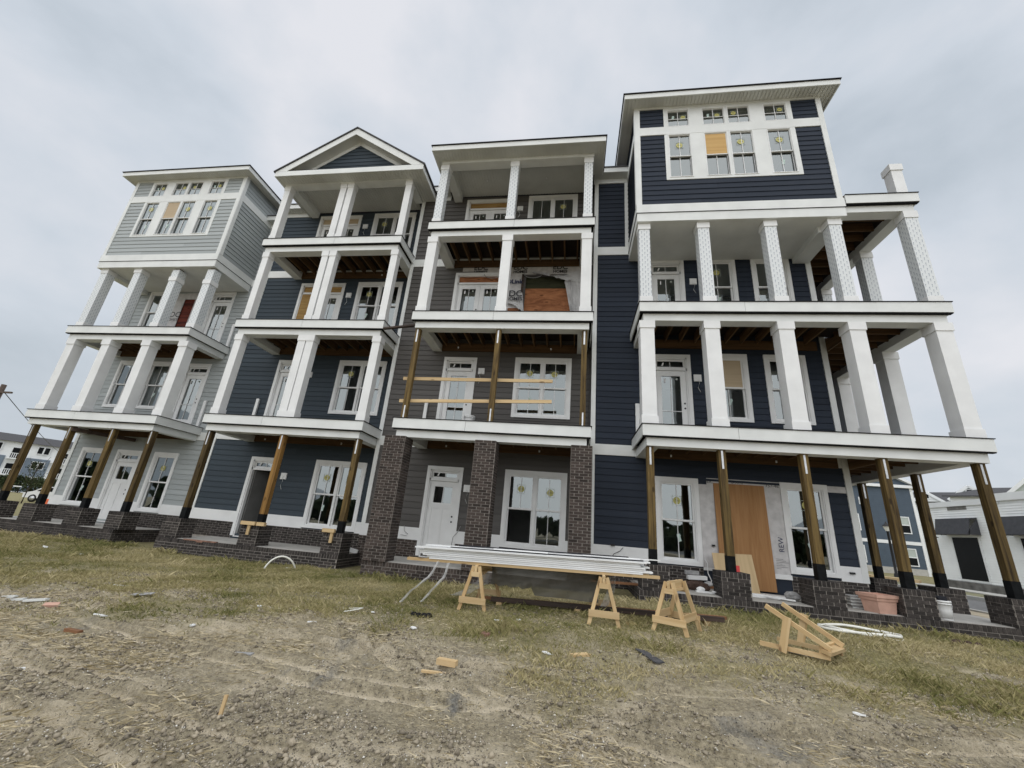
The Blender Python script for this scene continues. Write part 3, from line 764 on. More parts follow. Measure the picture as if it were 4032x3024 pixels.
def tower_block(h, x0, x1, y, side):
    """projecting top storey of the two end houses, side = visible flank ('r' or 'l')"""
    yb = h.yw+2.6
    b = MB().box(x0, x1, y, y+.12, 9.62, 13.86); b.box(x0, x0+.12, y+.12, yb, 9.62, 13.86); b.box(x1-.12, x1, y+.12, yb, 9.62, 13.86); b.box(x0+.12, x1-.12, yb-.1, yb, 12.9, 13.86)
    # openings are cut by building the front in pieces
    wins = [(x0+.945, x0+1.53), (x0+1.945, x0+2.53), (x0+2.645, x0+3.225), (x0+3.645, x0+4.225)]
    rows = [(11.13, 12.70), (13.07, 13.69)]
    b = MB(); zs = [9.62, 11.13, 12.70, 13.07, 13.69, 13.86]
    for za, zb in zip(zs[:-1], zs[1:]):
        if (za, zb) in rows:
            p = x0
            for a, c in wins+[(x1, x1)]:
                b.box(p, a, y, y+.12, za, zb); p = c
        else: b.box(x0, x1, y, y+.12, za, zb)
    b.box(x0, x0+.12, y+.121, yb, 9.62, 13.86); b.box(x1-.12, x1, y+.121, yb, 9.62, 13.86); b.box(x0+.121, x1-.121, yb-.1, yb, 9.8, 13.86)
    h.P('tower_wall', b, h.siding)
    h.P('interior', MB().box(x0+.13, x1-.13, y+.13, yb-.11, 9.9, 10.0).box(x0+.13, x1-.13, y+.13, yb-.11, 13.72, 13.84), 'drywall')
    # window panels of white board behind the frames
    def panel(za, zb):
        pb = MB(); p = x0+.82
        zz = (11.13, 12.70) if za < 12 else (13.07, 13.69)
        for a, c in wins+[(x0+4.37, x0+4.37)]:
            pb.box(p, a, y-.028, y+.0, zz[0], zz[1]); p = c
        pb.box(x0+.82, x0+4.37, y-.028, y, za, zz[0])
        if zb > zz[1]+.01: pb.box(x0+.82, x0+4.37, y-.028, y, zz[1], zb)
        h.P('window_panel', pb, 'trim_white')
    panel(11.02, 12.745); panel(13.045, 13.81)
    for i, (a, c) in enumerate(wins):
        fill = {(0, 1): 'ply_pale' if h.k == 'A' else 'ply_tan_x'} if i == 1 else {}
        h.window(a-.03, c+.03, 11.10, 12.73, 1, True, fill, y=y-.01, casing=False, reg=False, tags=i != 2)
        mb = MB(); A, C, za, zb = a-.03, c+.03, 13.04, 13.72; f = .018; yy = y-.01
        mb.box(A, A+f, yy-.028, yy+.1, za, zb); mb.box(C-f, C, yy-.028, yy+.1, za, zb); mb.box(A+f, C-f, yy-.028, yy+.1, zb-f, zb); mb.box(A+f, C-f, yy-.028, yy+.1, za, za+f)
        w = h.P('window', mb, 'trim_bright'); h.sash(w, A+f, C-f, za+f, zb-f, yy+.004, 'g', fr=.024)
        h.sticker(w, (a+c)/2+(.12 if i != 2 else -.1), 13.48, yy+.026, .08); h.tagpaper(w, (a+c)/2-.14, 13.45, yy+.027, .8) if i != 2 else None
    cuts = [(x0+.82, x0+4.37, 11.02, 12.745), (x0+.82, x0+4.37, 13.045, 13.81)]
    h.siding_field(x0+.12, x1-.12, 10.15, 12.745, y, cuts); h.siding_field(x0+.12, x1-.12, 13.06, 13.86, y, cuts)
    for a, b_ in ((x0-.006, x0+.125), (x1-.125, x1+.006)): h.P('corner_board', MB().box(a, b_, y-.04, y+.1, 10.15, 13.9), 'trim_white')
    h.P('belt_board', MB().box(x0+.126, x1-.126, y-.034, y, 12.745, 13.05), 'trim_white')
    bd = h.P('band', MB().box(x0-.03, x1+.03, y-.045, yb-.2, 9.87, 10.15), 'trim_white')
    h.S('band_board', MB().box(x0-.015, x1+.015, y-.03, h.yw-.045, 9.59, 9.868), 'trim_white', bd)
    h.S('shadow_strip', MB().box(x0-.034, x1+.034, y-.05, h.yw-.05, 9.861, 9.872), 'membrane', bd)  # thin black strip drawn as a shadow line below the upper band
    # flank siding
    xs = x1 if side == 'r' else x0
    for z0, z1 in ((10.15, 12.745), (13.06, 13.86)):
        n = round((z1-z0)/ROW); st = (z1-z0)/n
        for i in range(n):
            if side == 'r': h.plank(xs, y+.10, z0+i*st, yb-y-.1, math.pi/2)
            else: h.plank(xs, yb, z0+i*st, yb-y-.1, -math.pi/2)
    if side == 'r':
        h.P('corner_board', MB().box(xs+.007, xs+.04, y-.04, y+.11, 10.15, 13.9), 'trim_white'); h.P('belt_board', MB().box(xs, xs+.034, y+.112, yb, 12.745, 13.05), 'trim_white')
    else:
        h.P('corner_board', MB().box(xs-.04, xs-.007, y-.04, y+.11, 10.15, 13.9), 'trim_white'); h.P('belt_board', MB().box(xs-.034, xs, y+.112, yb, 12.745, 13.05), 'trim_white')
    # roof slab with boarded soffit
    ov = .36; X0, X1, Y0, Y1 = x0-ov, x1+ov, y-.40, yb+.2
    r = h.P('roof', MB().add([(X0-.03, Y0-.03, 14.03), (X1+.03, Y0-.03, 14.03), (X1+.03, Y1, 14.03), (X0-.03, Y1, 14.03), ((X0+X1)/2, (Y0+Y1)/2+.4, 14.75)], [(0, 1, 4), (1, 2, 4), (2, 3, 4), (3, 0, 4), (3, 2, 1, 0)]), 'roof_shingle')
    fb = MB().box(X0, X1, Y0, Y0+.03, 13.83, 14.03); fb.box(X0, X0+.03, Y0+.031, Y1, 13.83, 14.03); fb.box(X1-.03, X1, Y0+.031, Y1, 13.83, 14.03)
    h.S('fascia_board', fb, 'trim_white', r)
    h.S('drip_edge', MB().box(X0-.035, X1+.035, Y0-.035, Y1, 14.005, 14.032), 'membrane', r)
    h.beadboard('soffit', X0+.031, X1-.031, Y0+.031, y-.005, 13.86, r)
    h.beadboard('soffit', X0+.031, x0-.0, y-.004, Y1, 13.861, r); h.beadboard('soffit', x1, X1-.031, y-.004, Y1, 13.861, r)
    h.S('frieze', MB().box(x0, x1, y-.045, y-.005, 13.80, 13.858), 'trim_white', r)
mat_wood('ply_tan_x', (.60, .40, .17), (.48, .29, .11), 'x', grain=5, knots=False)
mat_plain('shadow_box', (.02, .02, .02), .9)

# ---------------------------------------------------------------- A: light grey house
A = House('A', 'light grey sided townhouse at the left end with projecting windowed top storey', -18.6, -12.2, 13.0, 11.21, 'siding_light')
A.window(-18.11, -17.08, .87, 2.92); A.door(-16.55, -15.47, .45, 2.92, 'panel'); A.window(-14.96, -13.95, .87, 2.92)
A.window(-18.06, -17.03, 4.49, 6.43, stick=False, tags=False); A.window(-16.62, -15.6, 4.49, 6.43, stick=False); A.door(-14.97, -13.88, FLOOR[2]+.02, 6.38, 'lite')
A.window(-17.98, -16.95, 7.68, 9.62, stick=False, tags=False); A.door(-14.97, -13.88, FLOOR[3]+.02, 9.57, 'lite')
A.open.append((-16.9, -15.3, 7.4, 9.55))                           # bare window opening, boarded from inside
A.wall()
A.trims(None, left=True)
gf = list(A.open)
for z0, z1 in ((1.165, 3.43), (3.72, 9.85), (10.15, 12.8)): A.siding_field(A.x0+.12, A.x1, z0, z1, A.yw, gf)
wr = A.P('house_wrap', MB().box(-16.9, -16.22, A.yw-.02, A.yw-.004, 7.1, 9.55).box(-16.22, -15.3, A.yw-.022, A.yw-.004, 9.25, 9.55).box(-15.72, -15.3, A.yw-.021, A.yw-.004, 7.1, 9.24), 'house_wrap', 'torn white house wrap round boarded opening')
text('lettering', 'EDC', wr, (-16.50, A.yw-.024, 8.42), .34, 'ink_black'); text('lettering', 'HOMES', wr, (-16.50, A.yw-.024, 8.24), .17, 'ink_black')
A.P('board_panel', MB().box(-16.3, -15.6, A.yw+.02, A.yw+.04, 7.1, 9.3), 'ply_red', 'red brown plywood closing the opening')
AX = (-18.25, -16.72, -15.03, -13.52)
A.porch(-19.1, -13.40, -.12, .37, 'fr')
for x in AX: A.pier(x-.02, A.yf+.03, .37, .88, faces='fr')
A.pier(-17.6, A.yw-.03, .37, .84, w=6.4-4.4+.0, d=.02, name='foundation', faces='f', rowlock=False) if False else None
for z in (FLOOR[2], FLOOR[3]): A.deck(-18.55, -13.35, z)
for x in AX:
    A.post(x, .88, 3.395); A.column(x, FLOOR[2]+.02, 6.585, .33, .05)
for i, x in enumerate(AX):
    A.column(x, FLOOR[3]+.02, 9.585 if i < 2 else 9.53, .30, .04, 'column_wrap', capz=None if i < 2 else (9.22 if i == 2 else 9.08), top=.17)
    if i > 1: A.P('bearing_block', MB().box(x-.09, x+.09, A.yf+.15, A.yf+.33, 9.53, 9.62), 'post_wood')
A.beadboard('porch_ceiling', -18.15, -13.72, A.yf+.44, A.yw-.03, 9.66)
cb = MB().box(-18.5, -13.38, A.yf+.06, A.yf+.42, 9.60, 9.70); cb.box(-18.5, -18.15, A.yf+.421, A.yw-.03, 9.45, 9.70); A.P('porch_beam', cb, 'trim_white')
tower_block(A, -18.53, -13.34, 11.24, 'r')
A.eave(-18.7, -12.2)
for x, z in ((-13.57, FLOOR[2]), (-13.46, FLOOR[3])): A.P('rail_post', MB().box(x-.055, x+.055, A.yw-.09, A.yw-.03, z+.02, z+1.03), 'trim_bright')
A.P('bracket_block', MB().bar((-16.62, 11.36, 3.3), (-15.9, 12.9, 3.28), .1, .12), 'timber_dark')
A.P('lock_box', MB().box(-15.06, -14.97, A.yw-.1, A.yw-.05, 4.72, 4.86), 'terracotta'); A.P('lock_box', MB().box(-15.06, -14.97, A.yw-.1, A.yw-.05, 7.95, 8.08), 'terracotta')
A.ceil_lights(6.55, (-16.0, -14.4), 12.4)
A.plate(-15.3, 2.45, .17, False)

# ---------------------------------------------------------------- B: slate blue gabled house
B = House('B', 'slate blue townhouse with white pediment gable and paired porch columns', -12.2, -5.95, 12.4, 10.59, 'siding_slate')
B.door(-10.52, -9.43, .45, 2.91, 'open'); B.window(-8.19, -6.43, .87, 2.94, 2)
B.door(-10.54, -9.45, FLOOR[2]+.02, 6.38, 'lite'); B.window(-8.19, -6.43, 4.49, 6.43, 2, stick=(0,))
B.door(-10.52, -8.69, FLOOR[3]+.02, 9.58, 'french', 'osb'); B.window(-8.18, -6.41, 7.68, 9.62, 2, stick=(0,))
B.door(-10.52, -8.70, FLOOR[4]+.02, 12.77, 'french', 'ply_pale'); B.window(-8.17, -6.41, 10.87, 12.82, 2, stick=(0,))
B.wall(); B.trims(None, left=True)
for z0, z1 in ((1.165, 3.43), (3.72, 9.85), (10.15, 12.8)): B.siding_field(B.x0+.12, B.x1, z0, z1, B.yw, B.open)
B.P('board_panel', MB().box(-10.40, -9.66, B.yw-.012, B.yw+.018, 7.12, 9.10), 'osb', 'raw sheet over left door leaf')
B.porch(-11.2, -5.82, -.15, .37, 'frl')
for x in (-10.93, -8.50, -6.09): B.pier(x, B.yf+.03, .37, .88, faces='frl')
for z in (2, 3, 4): B.deck(-11.0, -5.87, FLOOR[z])
for i, x in enumerate((-10.80, -8.38, -6.02)): B.post(x, .88, 3.395, m='post_wood_new' if i == 1 else 'post_wood')
for x in (-10.81, -8.555, -8.27, -6.05):
    B.column(x, FLOOR[2]+.02, 6.585, .25, .035); B.column(x, FLOOR[3]+.02, 9.765, .225, .035); B.column(x, FLOOR[4]+.02, 12.72, .225, .035)
br = MB().box(-10.91, -5.94, B.yf+.06, B.yf+.38, 12.72, 12.93); br.box(-10.91, -10.62, B.yf+.381, B.yw-.04, 12.70, 12.93); br.box(-6.22, -5.94, B.yf+.381, 11.78, 12.70, 12.93)
B.P('porch_beam', br, 'trim_white'); B.beadboard('porch_ceiling', -10.62, -6.22, B.yf+.38, B.yw-.05, 12.93)
# pediment
gy = B.yf-.36; gx0, gx1, gc = -11.06, -5.40, -8.26; gz, ga = 12.94, 14.84
sl = (ga-gz)/(gc-gx0)
rf = MB()
for sgn, xe in ((-1, gx0), (1, gx1)):
    xe2 = xe+sgn*.06; ze = gz-.06*sl*.5
    rf.prism([(xe2, gy-.04, ze+.02), (gc, gy-.04, ga+.05), (gc, gy-.04, ga), (xe2, gy-.04, ze-.03)][::(1 if sgn < 0 else -1)], (0, 5.6, 0))
rf_o = B.P('gable_roof', rf, 'roof_shingle')
for sgn, xe in ((-1, gx0), (1, gx1)):
    s_ = 1 if sgn < 0 else -1
    B.S('raking_board', MB().prism([(xe, gy, gz-.02), (gc, gy, ga-.005), (gc, gy, ga-.285), (xe+s_*.42, gy, gz-.02)][::s_], (0, .03, 0)), 'trim_white', rf_o)
    B.S('raking_soffit', MB().prism([(xe+s_*.30, gy+.03, gz-.02), (gc, gy+.03, ga-.20), (gc, gy+.03, ga-.235), (xe+s_*.36, gy+.03, gz-.02)][::s_], (0, .40, 0)), 'ceiling_white', rf_o)
    B.S('raking_trim', MB().prism([(gc+(xe-gc)*.70, B.yf+.015, 13.30), (gc, B.yf+.015, 14.62), (gc, B.yf+.015, 14.44), (gc+(xe-gc)*.60, B.yf+.015, 13.30)][::s_], (0, .03, 0)), 'trim_white', rf_o)
    # eave flank running back
    B.S('eave_fascia', MB().box(min(xe, xe+s_*.03), max(xe, xe+s_*.03), gy+.031, B.yw-.36, 12.715, 12.92), 'trim_white', rf_o)
B.S('cornice_board', MB().box(gx0, gx1, gy, gy+.03, 12.715, 12.925), 'trim_white', rf_o)
B.S('cornice_cap', MB().box(gx0+.35, gx1-.35, gy+.002, B.yf+.05, 12.927, 12.945), 'membrane', rf_o)
B.beadboard('soffit', gx0+.031, gx1-.031, gy+.031, B.yf+.058, 12.735, rf_o)
B.beadboard('soffit', gx0+.031, -10.92, B.yf+.059, B.yw-.05, 12.736, rf_o); B.beadboard('soffit', -5.93, gx1-.031, B.yf+.059, 11.75, 12.736, rf_o)
B.S('tympanum', MB().prism([(gx0+.1, B.yf+.05, 12.93), (gx1-.1, B.yf+.05, 12.93), (gc, B.yf+.05, ga-.1)], (0, .1, 0)), B.siding, rf_o)
for i in range(9):
    z = 12.95+i*ROW; half = (ga-.30-z)/sl
    if half > .15: B.plank(gc-half, B.yf+.05, z, half*2)
B.eave(-12.25, -10.95); 
for x in (-10.9,): B.P('rail_post', MB().box(x-.05, x+.05, B.yw-.09, B.yw-.03, FLOOR[2]+.02, FLOOR[2]+1.02), 'trim_bright')
for cx, z in ((-9.22, 5.85), (-9.20, 2.35), (-8.47, 9.05), (-8.47, 12.2)): B.plate(cx, z)
B.ceil_lights(6.5, (-6.9,), 12.1); B.ceil_lights(3.4, (-9.6, -7.0), 11.6); B.ceil_lights(9.7, (-7.1,), 12.0)

# ---------------------------------------------------------------- C: charcoal grey house
C = House('C', 'charcoal grey townhouse with three tall brick porch columns and flat hipped roof', -5.95, .46, 11.8, 10.0, 'siding_grey', 'brick_brown')
C.door(-4.21, -3.13, .45, 2.91, 'panel'); C.window(-1.90, -.14, .87, 2.94, 2, fill={(0, 0): 'open'})
C.door(-4.19, -3.11, FLOOR[2]+.02, 6.39, 'lite'); C.window(-1.88, -.13, 4.49, 6.43, 2)
C.door(-4.22, -2.40, FLOOR[3]+.02, 9.57, 'french', 'ply_x'); 
C.door(-4.19, -2.37, FLOOR[4]+.02, 12.76, 'french', 'osb'); C.window(-1.88, -.12, 10.87, 12.84, 2, stick=(1,))
HO = (-1.84, -.15, 7.5, 9.52)
C.open.append(HO); C.wall(); C.open.pop(); C.trims(None, left=True)
wrapz = (-2.6, .34, 7.1, 9.85)
for z0, z1 in ((1.165, 3.43), (10.15, 12.8)): C.siding_field(C.x0+.12, C.x1-.06, z0, z1, C.yw, C.open)
C.siding_field(C.x0+.12, C.x1-.06, 3.72, 9.85, C.yw, C.open+[(-2.46, .40, 7.06, 9.84), (-3.38, .4, 9.56, 9.84), (-4.05, .4, 9.68, 9.84)])
yw = C.yw
wm = MB().box(-2.46, -1.86, yw-.012, yw, 7.0, 9.84).box(-.13, .40, yw-.012, yw, 7.0, 9.84).box(-1.86, -.13, yw-.012, yw, 9.50, 9.84).box(-4.0, -2.46, yw-.011, yw, 9.57, 9.84)
wr = C.P('house_wrap', wm, 'house_wrap', 'white printed house wrap round the boarded window')
def loose_wrap(pts_top, pts_bot, amp, seed, n=14):
    """hanging torn sheet between two polylines"""
    v = []; r = random.Random(seed); k = 7
    for i in range(n+1):
        t = i/n
        def at(pl):
            f = t*(len(pl)-1); j = min(int(f), len(pl)-2); return Vector(pl[j]).lerp(Vector(pl[j+1]), f-j)
        a, b = at(pts_top), at(pts_bot)
        for j in range(k):
            p = a.lerp(b, j/(k-1)); p.y -= abs(math.sin(i*1.7+j*.9))*amp + r.uniform(0, amp*.5); p.z += r.uniform(-1, 1)*amp*.35; v.append(tuple(p))
    f = [(i*k+j, (i+1)*k+j, (i+1)*k+j+1, i*k+j+1) for i in range(n) for j in range(k-1)]
    return MB().add(v, f, 0, True)
C.S('wrap_flap', loose_wrap([(-1.55, yw-.03, 9.55), (-.9, yw-.03, 9.42), (-.45, yw-.03, 9.40), (-.02, yw-.03, 9.62)], [(-1.5, yw-.06, 9.50), (-.85, yw-.10, 9.30), (-.45, yw-.12, 9.16), (.05, yw-.06, 9.1)], .07, 3), 'wrap_film', wr)
C.S('wrap_flap', loose_wrap([(-.46, yw-.04, 9.20), (-.2, yw-.04, 9.30), (.1, yw-.03, 9.4)], [(-.22, yw-.07, 7.9), (-.12, yw-.06, 7.7), (.15, yw-.05, 7.6)], .09, 4), 'wrap_film', wr)
C.S('wrap_flap', loose_wrap([(-2.40, yw-.03, 8.9), (-2.1, yw-.03, 8.85), (-1.83, yw-.03, 8.75)], [(-2.40, yw-.06, 8.36), (-2.05, yw-.07, 8.22), (-1.72, yw-.05, 7.95)], .09, 5), 'wrap_film', wr)
for x in (-3.35, -1.97, -.62):
    text('lettering', 'EDC', wr, (x, yw-.04, 9.68), .26, 'ink_black', bold=.004); text('lettering', 'HOMES', wr, (x, yw-.04, 9.545), .145, 'ink_black', bold=.004)
    C.S('logo_swash', MB().tube([(x+.62*math.cos(a)*.5+.45, yw-.045, 9.50+.16*math.sin(a)) for a in [math.pi*(1.0+.1*i) for i in range(11)]], .012, 5), 'rubble_grey', wr)
text('lettering', 'OLink', wr, (-2.14, yw-.045, 9.13), .22, 'ink_navy', bold=.006); text('lettering', 'EDC', wr, (-2.12, yw-.18, 8.55), .32, 'ink_black', bold=.004); text('lettering', 'HOMES', wr, (-2.08, yw-.18, 8.40), .17, 'ink_black', bold=.003)
C.P('board_panel', MB().box(-1.82, -.17, yw+.05, yw+.07, 7.3, 8.98), 'ply_x', 'knotty red brown plywood low in the opening')
C.P('board_panel', MB().box(-1.82, -.17, yw+.075, yw+.09, 8.982, 9.5), 'ply_green', 'dark green stained plywood high in the opening')
C.P('board_panel', MB().box(-2.44, -1.86, yw-.02, yw-.014, 7.3, 8.2), 'ply_x'); C.P('rough_stud', MB().box(-1.90, -1.83, yw-.035, yw-.013, 7.3, 9.5), 'timber_dark')
CX = (-4.54, -2.17, .205)
C.porch(-4.86, .455, -.12, .385, 'fl')
for x, w in ((-4.56, .56), (-2.17, .53), (.20, .50)): C.pier(x, C.yf-.04, .386, 3.395, w, .52, 'brick_column', 'frl', rowlock=False)
for z in (2, 3, 4): C.deck(-4.72, .42, FLOOR[z])
for x in CX:
    C.post(x, FLOOR[2]+.02, 6.585, .14, 0); C.column(x, FLOOR[3]+.02, 9.765, .29, .04); C.column(x, FLOOR[4]+.02, 12.70, .255, .035, 'column_wrap')
for z, z2 in ((5.10, 5.15), (4.44, 4.58)):
    C.P('rail_board', MB().bar((-4.80, C.yf+.345, z), (-.60, C.yf+.345, z2), .04, .09), 'lumber_x')
C.P('tie_board', MB().bar((-5.84, C.yf+.62, 6.80), (-4.56, C.yf+.33, 6.79), .09, .05), 'timber_dark')
cb = MB().box(-4.66, .37, C.yf+.06, C.yf+.38, 12.70, 12.90); cb.box(-4.66, -4.38, C.yf+.381, C.yw-.04, 12.66, 12.90); cb.box(.09, .37, C.yf+.381, C.yw-.04, 12.68, 12.90)
C.P('porch_beam', cb, 'trim_white'); C.beadboard('porch_ceiling', -4.38, .09, C.yf+.381, C.yw-.05, 12.90)
r = C.P('roof', MB().add([(-4.91, 9.56, 12.99), (.73, 9.56, 12.99), (.73, 12.2, 12.99), (-4.91, 12.2, 12.99), (-2.1, 11.2, 13.7), (-2.1, 12.2, 13.75)], [(0, 1, 4), (1, 2, 5, 4), (3, 0, 4, 5), (3, 2, 1, 0)]), 'roof_shingle')
fb = MB().box(-4.88, .70, 9.60, 9.63, 12.78, 12.985); fb.box(-4.88, -4.85, 9.631, 11.4, 12.78, 12.985); fb.box(.67, .70, 9.631, 10.9, 12.78, 12.985)
C.S('fascia_board', fb, 'trim_white', r); C.S('drip_edge', MB().box(-4.915, .735, 9.565, 10.9, 12.968, 12.987), 'membrane', r)
C.beadboard('soffit', -4.849, .669, 9.631, C.yf+.058, 12.80, r); C.beadboard('soffit', -4.849, -4.662, C.yf+.06, 11.4, 12.801, r); C.beadboard('soffit', .372, .669, C.yf+.06, 10.9, 12.801, r)
C.eave(-5.97, -4.84); C.P('rail_post', MB().box(-4.60, -4.50, C.yw-.09, C.yw-.03, FLOOR[2]+.02, FLOOR[2]+1.0), 'trim_bright')
for cx, z in ((-2.93, 5.93), (-2.96, 2.33), (-2.17, 12.28)): C.plate(cx, z)
C.ceil_lights(6.5, (-3.6, -.75), 11.2); C.ceil_lights(3.4, (-3.5, -.9), 11.0); C.ceil_lights(12.89, (-3.3, -1.2), 11.0)
for pts in ([(-4.65, 1.20), (-4.62, 1.05), (-4.50, .98), (-4.55, .93), (-4.72, .95)], [(-3.02, 1.3), (-3.08, 1.15), (-3.2, 1.0), (-3.22, .75)]):
    C.P('wire', MB().tube([(x, C.yw-.06, z) for x, z in pts], .007, 5), 'rubble_grey')

# ---------------------------------------------------------------- D: navy house
D = House('D', 'navy blue townhouse at the right end with wraparound decks and projecting top storey', .46, 6.72, 11.3, 9.47, 'siding_navy')
D.window(2.12, 3.18, .87, 2.95); D.window(5.11, 6.17, .90, 2.99)
D.door(2.11, 3.19, FLOOR[2]+.02, 6.41, 'lite'); D.window(3.63, 4.69, 4.50, 6.46, fill={(0, 1): 'ply_pale'}); D.window(5.11, 6.17, 4.50, 6.46, stick=False, tags=False)
D.door(2.11, 3.18, FLOOR[3]+.02, 9.60, 'lite'); D.window(3.60, 4.66, 7.69, 9.66); D.window(5.10, 6.16, 7.69, 9.65, stick=False)
D.open.append((3.62, 4.66, .42, 2.80)); D.wall()
D.open[-1] = (3.18, 5.12, .3, 2.98)
D.trims(None, left=True, right=True)
for z0, z1 in ((1.165, 3.43), (3.72, 9.85), (10.15, 12.8)): D.siding_field(D.x0+.12, D.x1-.12, z0, z1, D.yw, D.open)
yw = D.yw
wr = D.P('house_wrap', MB().box(3.19, 3.64, yw-.016, yw, .86, 2.82).box(3.39, 5.11, yw-.018, yw, 2.78, 2.985).box(4.64, 5.11, yw-.015, yw, .86, 2.78), 'house_wrap', 'grey white printed house wrap round the boarded doorway')
D.P('house_wrap', MB().box(6.17, 6.59, yw-.03, yw-.026, 2.82, 2.97), 'house_wrap')
def inkt(b, x, z, s, m='ink_black', rot=(math.pi/2, 0, 0), par=wr): text('lettering', b, par, (x, yw-.022, z), s, m, rot)
inkt('0-9096', 4.12, 2.88, .10); inkt('757-46', 4.93, 2.85, .11); inkt('460-9096', 6.37, 2.86, .10); inkt('EDC', 3.45, 2.86, .1)
ry = (math.pi/2, -math.pi/2, 0)
inkt('REW', 5.03, 1.52, .16, 'ink_navy', ry); 
for i in range(7): D.S('printed_line', MB().box(4.82, 4.82+.10+.03*((i*5) % 7), yw-.018, yw-.0165, .98+i*.035, .987+i*.035), 'ink_black', wr)
D.P('sill_board', MB().box(3.18, 3.60, yw-.05, yw, .80, .86).box(4.72, 5.12, yw-.05, yw, .76, .86), 'trim_bright')
ob = MB().box(0, 1.19, 0, .02, 0, 2.40)
o = D.P('door_board', ob, 'ply_orange', 'orange plywood sheet across the doorway'); o.location = Vector((3.545, 11.20, .47))-D.root.location; o.rotation_euler = (math.radians(-1.6), 0, 0)
DX = (1.735, 3.27, 4.94, 6.47, 8.235)
pl = D.porch(1.41, 8.62, .05, .42, 'fl', ybk=D.yw-.02)
pr_ = MB().box(6.75, 8.62, D.yw-.02, 15.4, .05, .41); D.P('side_porch', pr_, 'concrete')
for i, x in enumerate(DX): D.pier(x+.01, D.yf+.03, .42, .90, .54, .54, faces='fl' if i else 'frl')
for y in (11.15, 13.15): D.pier(8.25, y, .42, .90, .54, .54, faces='fl')
RB = 15.4
for z in (2, 3, 4):
    zz = FLOOR[z]; xr = 8.45
    if z < 4: dk = D.deck(1.55, 6.9, zz, right=False)
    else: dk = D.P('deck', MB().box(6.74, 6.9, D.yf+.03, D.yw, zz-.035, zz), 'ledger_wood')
    x1 = 6.9
    sd_ = D.P('side_deck', MB().box(x1 if z < 4 else 6.9, xr-.03, D.yf+.03, RB, zz-.035, zz), 'subfloor_shaded')
    xa = 6.9 if z < 4 else 6.78
    D.S('membrane', MB().box(xa, xr+.02, D.yf-.02, RB, zz+.002, zz+.018), 'membrane', sd_)
    D.S('fascia_board', MB().box(xa, xr, D.yf, D.yf+.03, zz-.26, zz), 'trim_white', sd_); D.S('fascia_board', MB().box(xr-.03, xr, D.yf+.031, RB, zz-.26, zz), 'trim_white', sd_)
    D.S('shadow_strip', MB().box(xa, xr-.01, D.yf+.012, D.yf+.1, zz-.285, zz-.262), 'membrane', sd_)  # black strip imitating the shadow line between fascia and beam
    D.S('beam', MB().box(6.8, xr-.1, D.yf+.1, D.yf+.40, zz-.475, zz-.265), 'trim_white', sd_); D.S('beam', MB().box(xr-.40, xr-.1, D.yf+.402, RB, zz-.475, zz-.265), 'trim_white', sd_)
    D.S('ledger', MB().box(6.745, 6.785, D.yf+.45, RB, zz-.46, zz-.2), 'joist_wood', sd_)
    y = D.yf+.65
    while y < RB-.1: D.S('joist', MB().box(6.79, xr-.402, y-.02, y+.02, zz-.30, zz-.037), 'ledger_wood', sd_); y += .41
for x in DX: D.post(x, .90, 3.395)
for y in (11.29, 13.29): D.post(8.25, .90, 3.395, y0=y)
for x in DX: D.column(x+.005, FLOOR[2]+.02, 6.585, .335, .045)
for x in DX[:4]: D.column(x+.005, FLOOR[3]+.02, 9.585, .285, .04, 'column_wrap', top=.18)
D.column(8.24, FLOOR[3]+.02, 9.765, .285, .04, 'column_wrap')
for y in (11.22, 13.2):
    D.column(8.22, FLOOR[2]+.02, 6.585, .335, .045, yfront=y); D.column(8.22, FLOOR[3]+.02, 9.765, .285, .04, 'column_wrap', yfront=y)
D.column(8.23, FLOOR[4]+.02, 11.33, .26, .05, yfront=9.6, base=.1)
tower_block(D, 1.56, 6.72, 9.51, 'l')
cb = MB().box(1.6, 6.68, D.yf+.07, D.yf+.42, 9.60, 9.72); cb.box(6.25, 6.68, D.yf+.421, D.yw-.05, 9.42, 9.72); cb.box(1.6, 1.9, D.yf+.421, D.yw-.05, 9.58, 9.72); D.P('porch_beam', cb, 'trim_white')
D.beadboard('porch_ceiling', 1.9, 6.25, D.yf+.43, D.yw-.05, 9.70)
D.eave(.42, 1.56); D.P('corner_board', MB().box(1.44, 1.55, D.yw-.04, D.yw, 10.15, 12.8), 'trim_white')
D.P('rail_post', MB().box(1.66, 1.77, D.yw-.09, D.yw-.03, FLOOR[2]+.02, FLOOR[2]+1.02), 'trim_bright')
for cx, z in ((3.42, 8.83), (3.35, 5.71)): D.plate(cx, z)
D.ceil_lights(3.4, (2.4, 4.8), 10.6)
for x0, x1, zz in ((6.35, 6.45, 1.03), (3.40, 3.47, 1.37), (1.0, 1.1, 1.18)): D.P('hose_bib', MB().box(x0, x1, D.yw-.08, D.yw-.03, zz-.02, zz+.02), 'black_metal')
D.P('wire', MB().tube([(1.30, D.yw-.06, 1.14), (1.22, D.yw-.06, 1.05), (1.08, D.yw-.06, .98), (1.02, D.yw-.06, .88)], .007, 5), 'black_metal')
# foundation brick below the skirt boards
for h, x0, x1 in ((A, -18.6, -12.21), (B, -12.19, -5.96), (C, -5.94, .45), (D, .47, 6.72)):
    spans = []; p = x0
    for a, b, c, d in sorted(h.open):
        if c < .7 and a < x1 and b > x0:
            if a > p: spans.append((p, a))
            p = max(p, b)
    spans.append((p, x1))
    for a, b in spans:
        if b-a < .1: continue
        f = h.P('foundation', MB().box(a, b, h.yw-.018, h.yw-.002, -.1, .838), 'mortar'); h.brick_face(f, a, h.yw-.018, 1, 0, b-a, .05 if h in (C, D) else .38, .838, False)
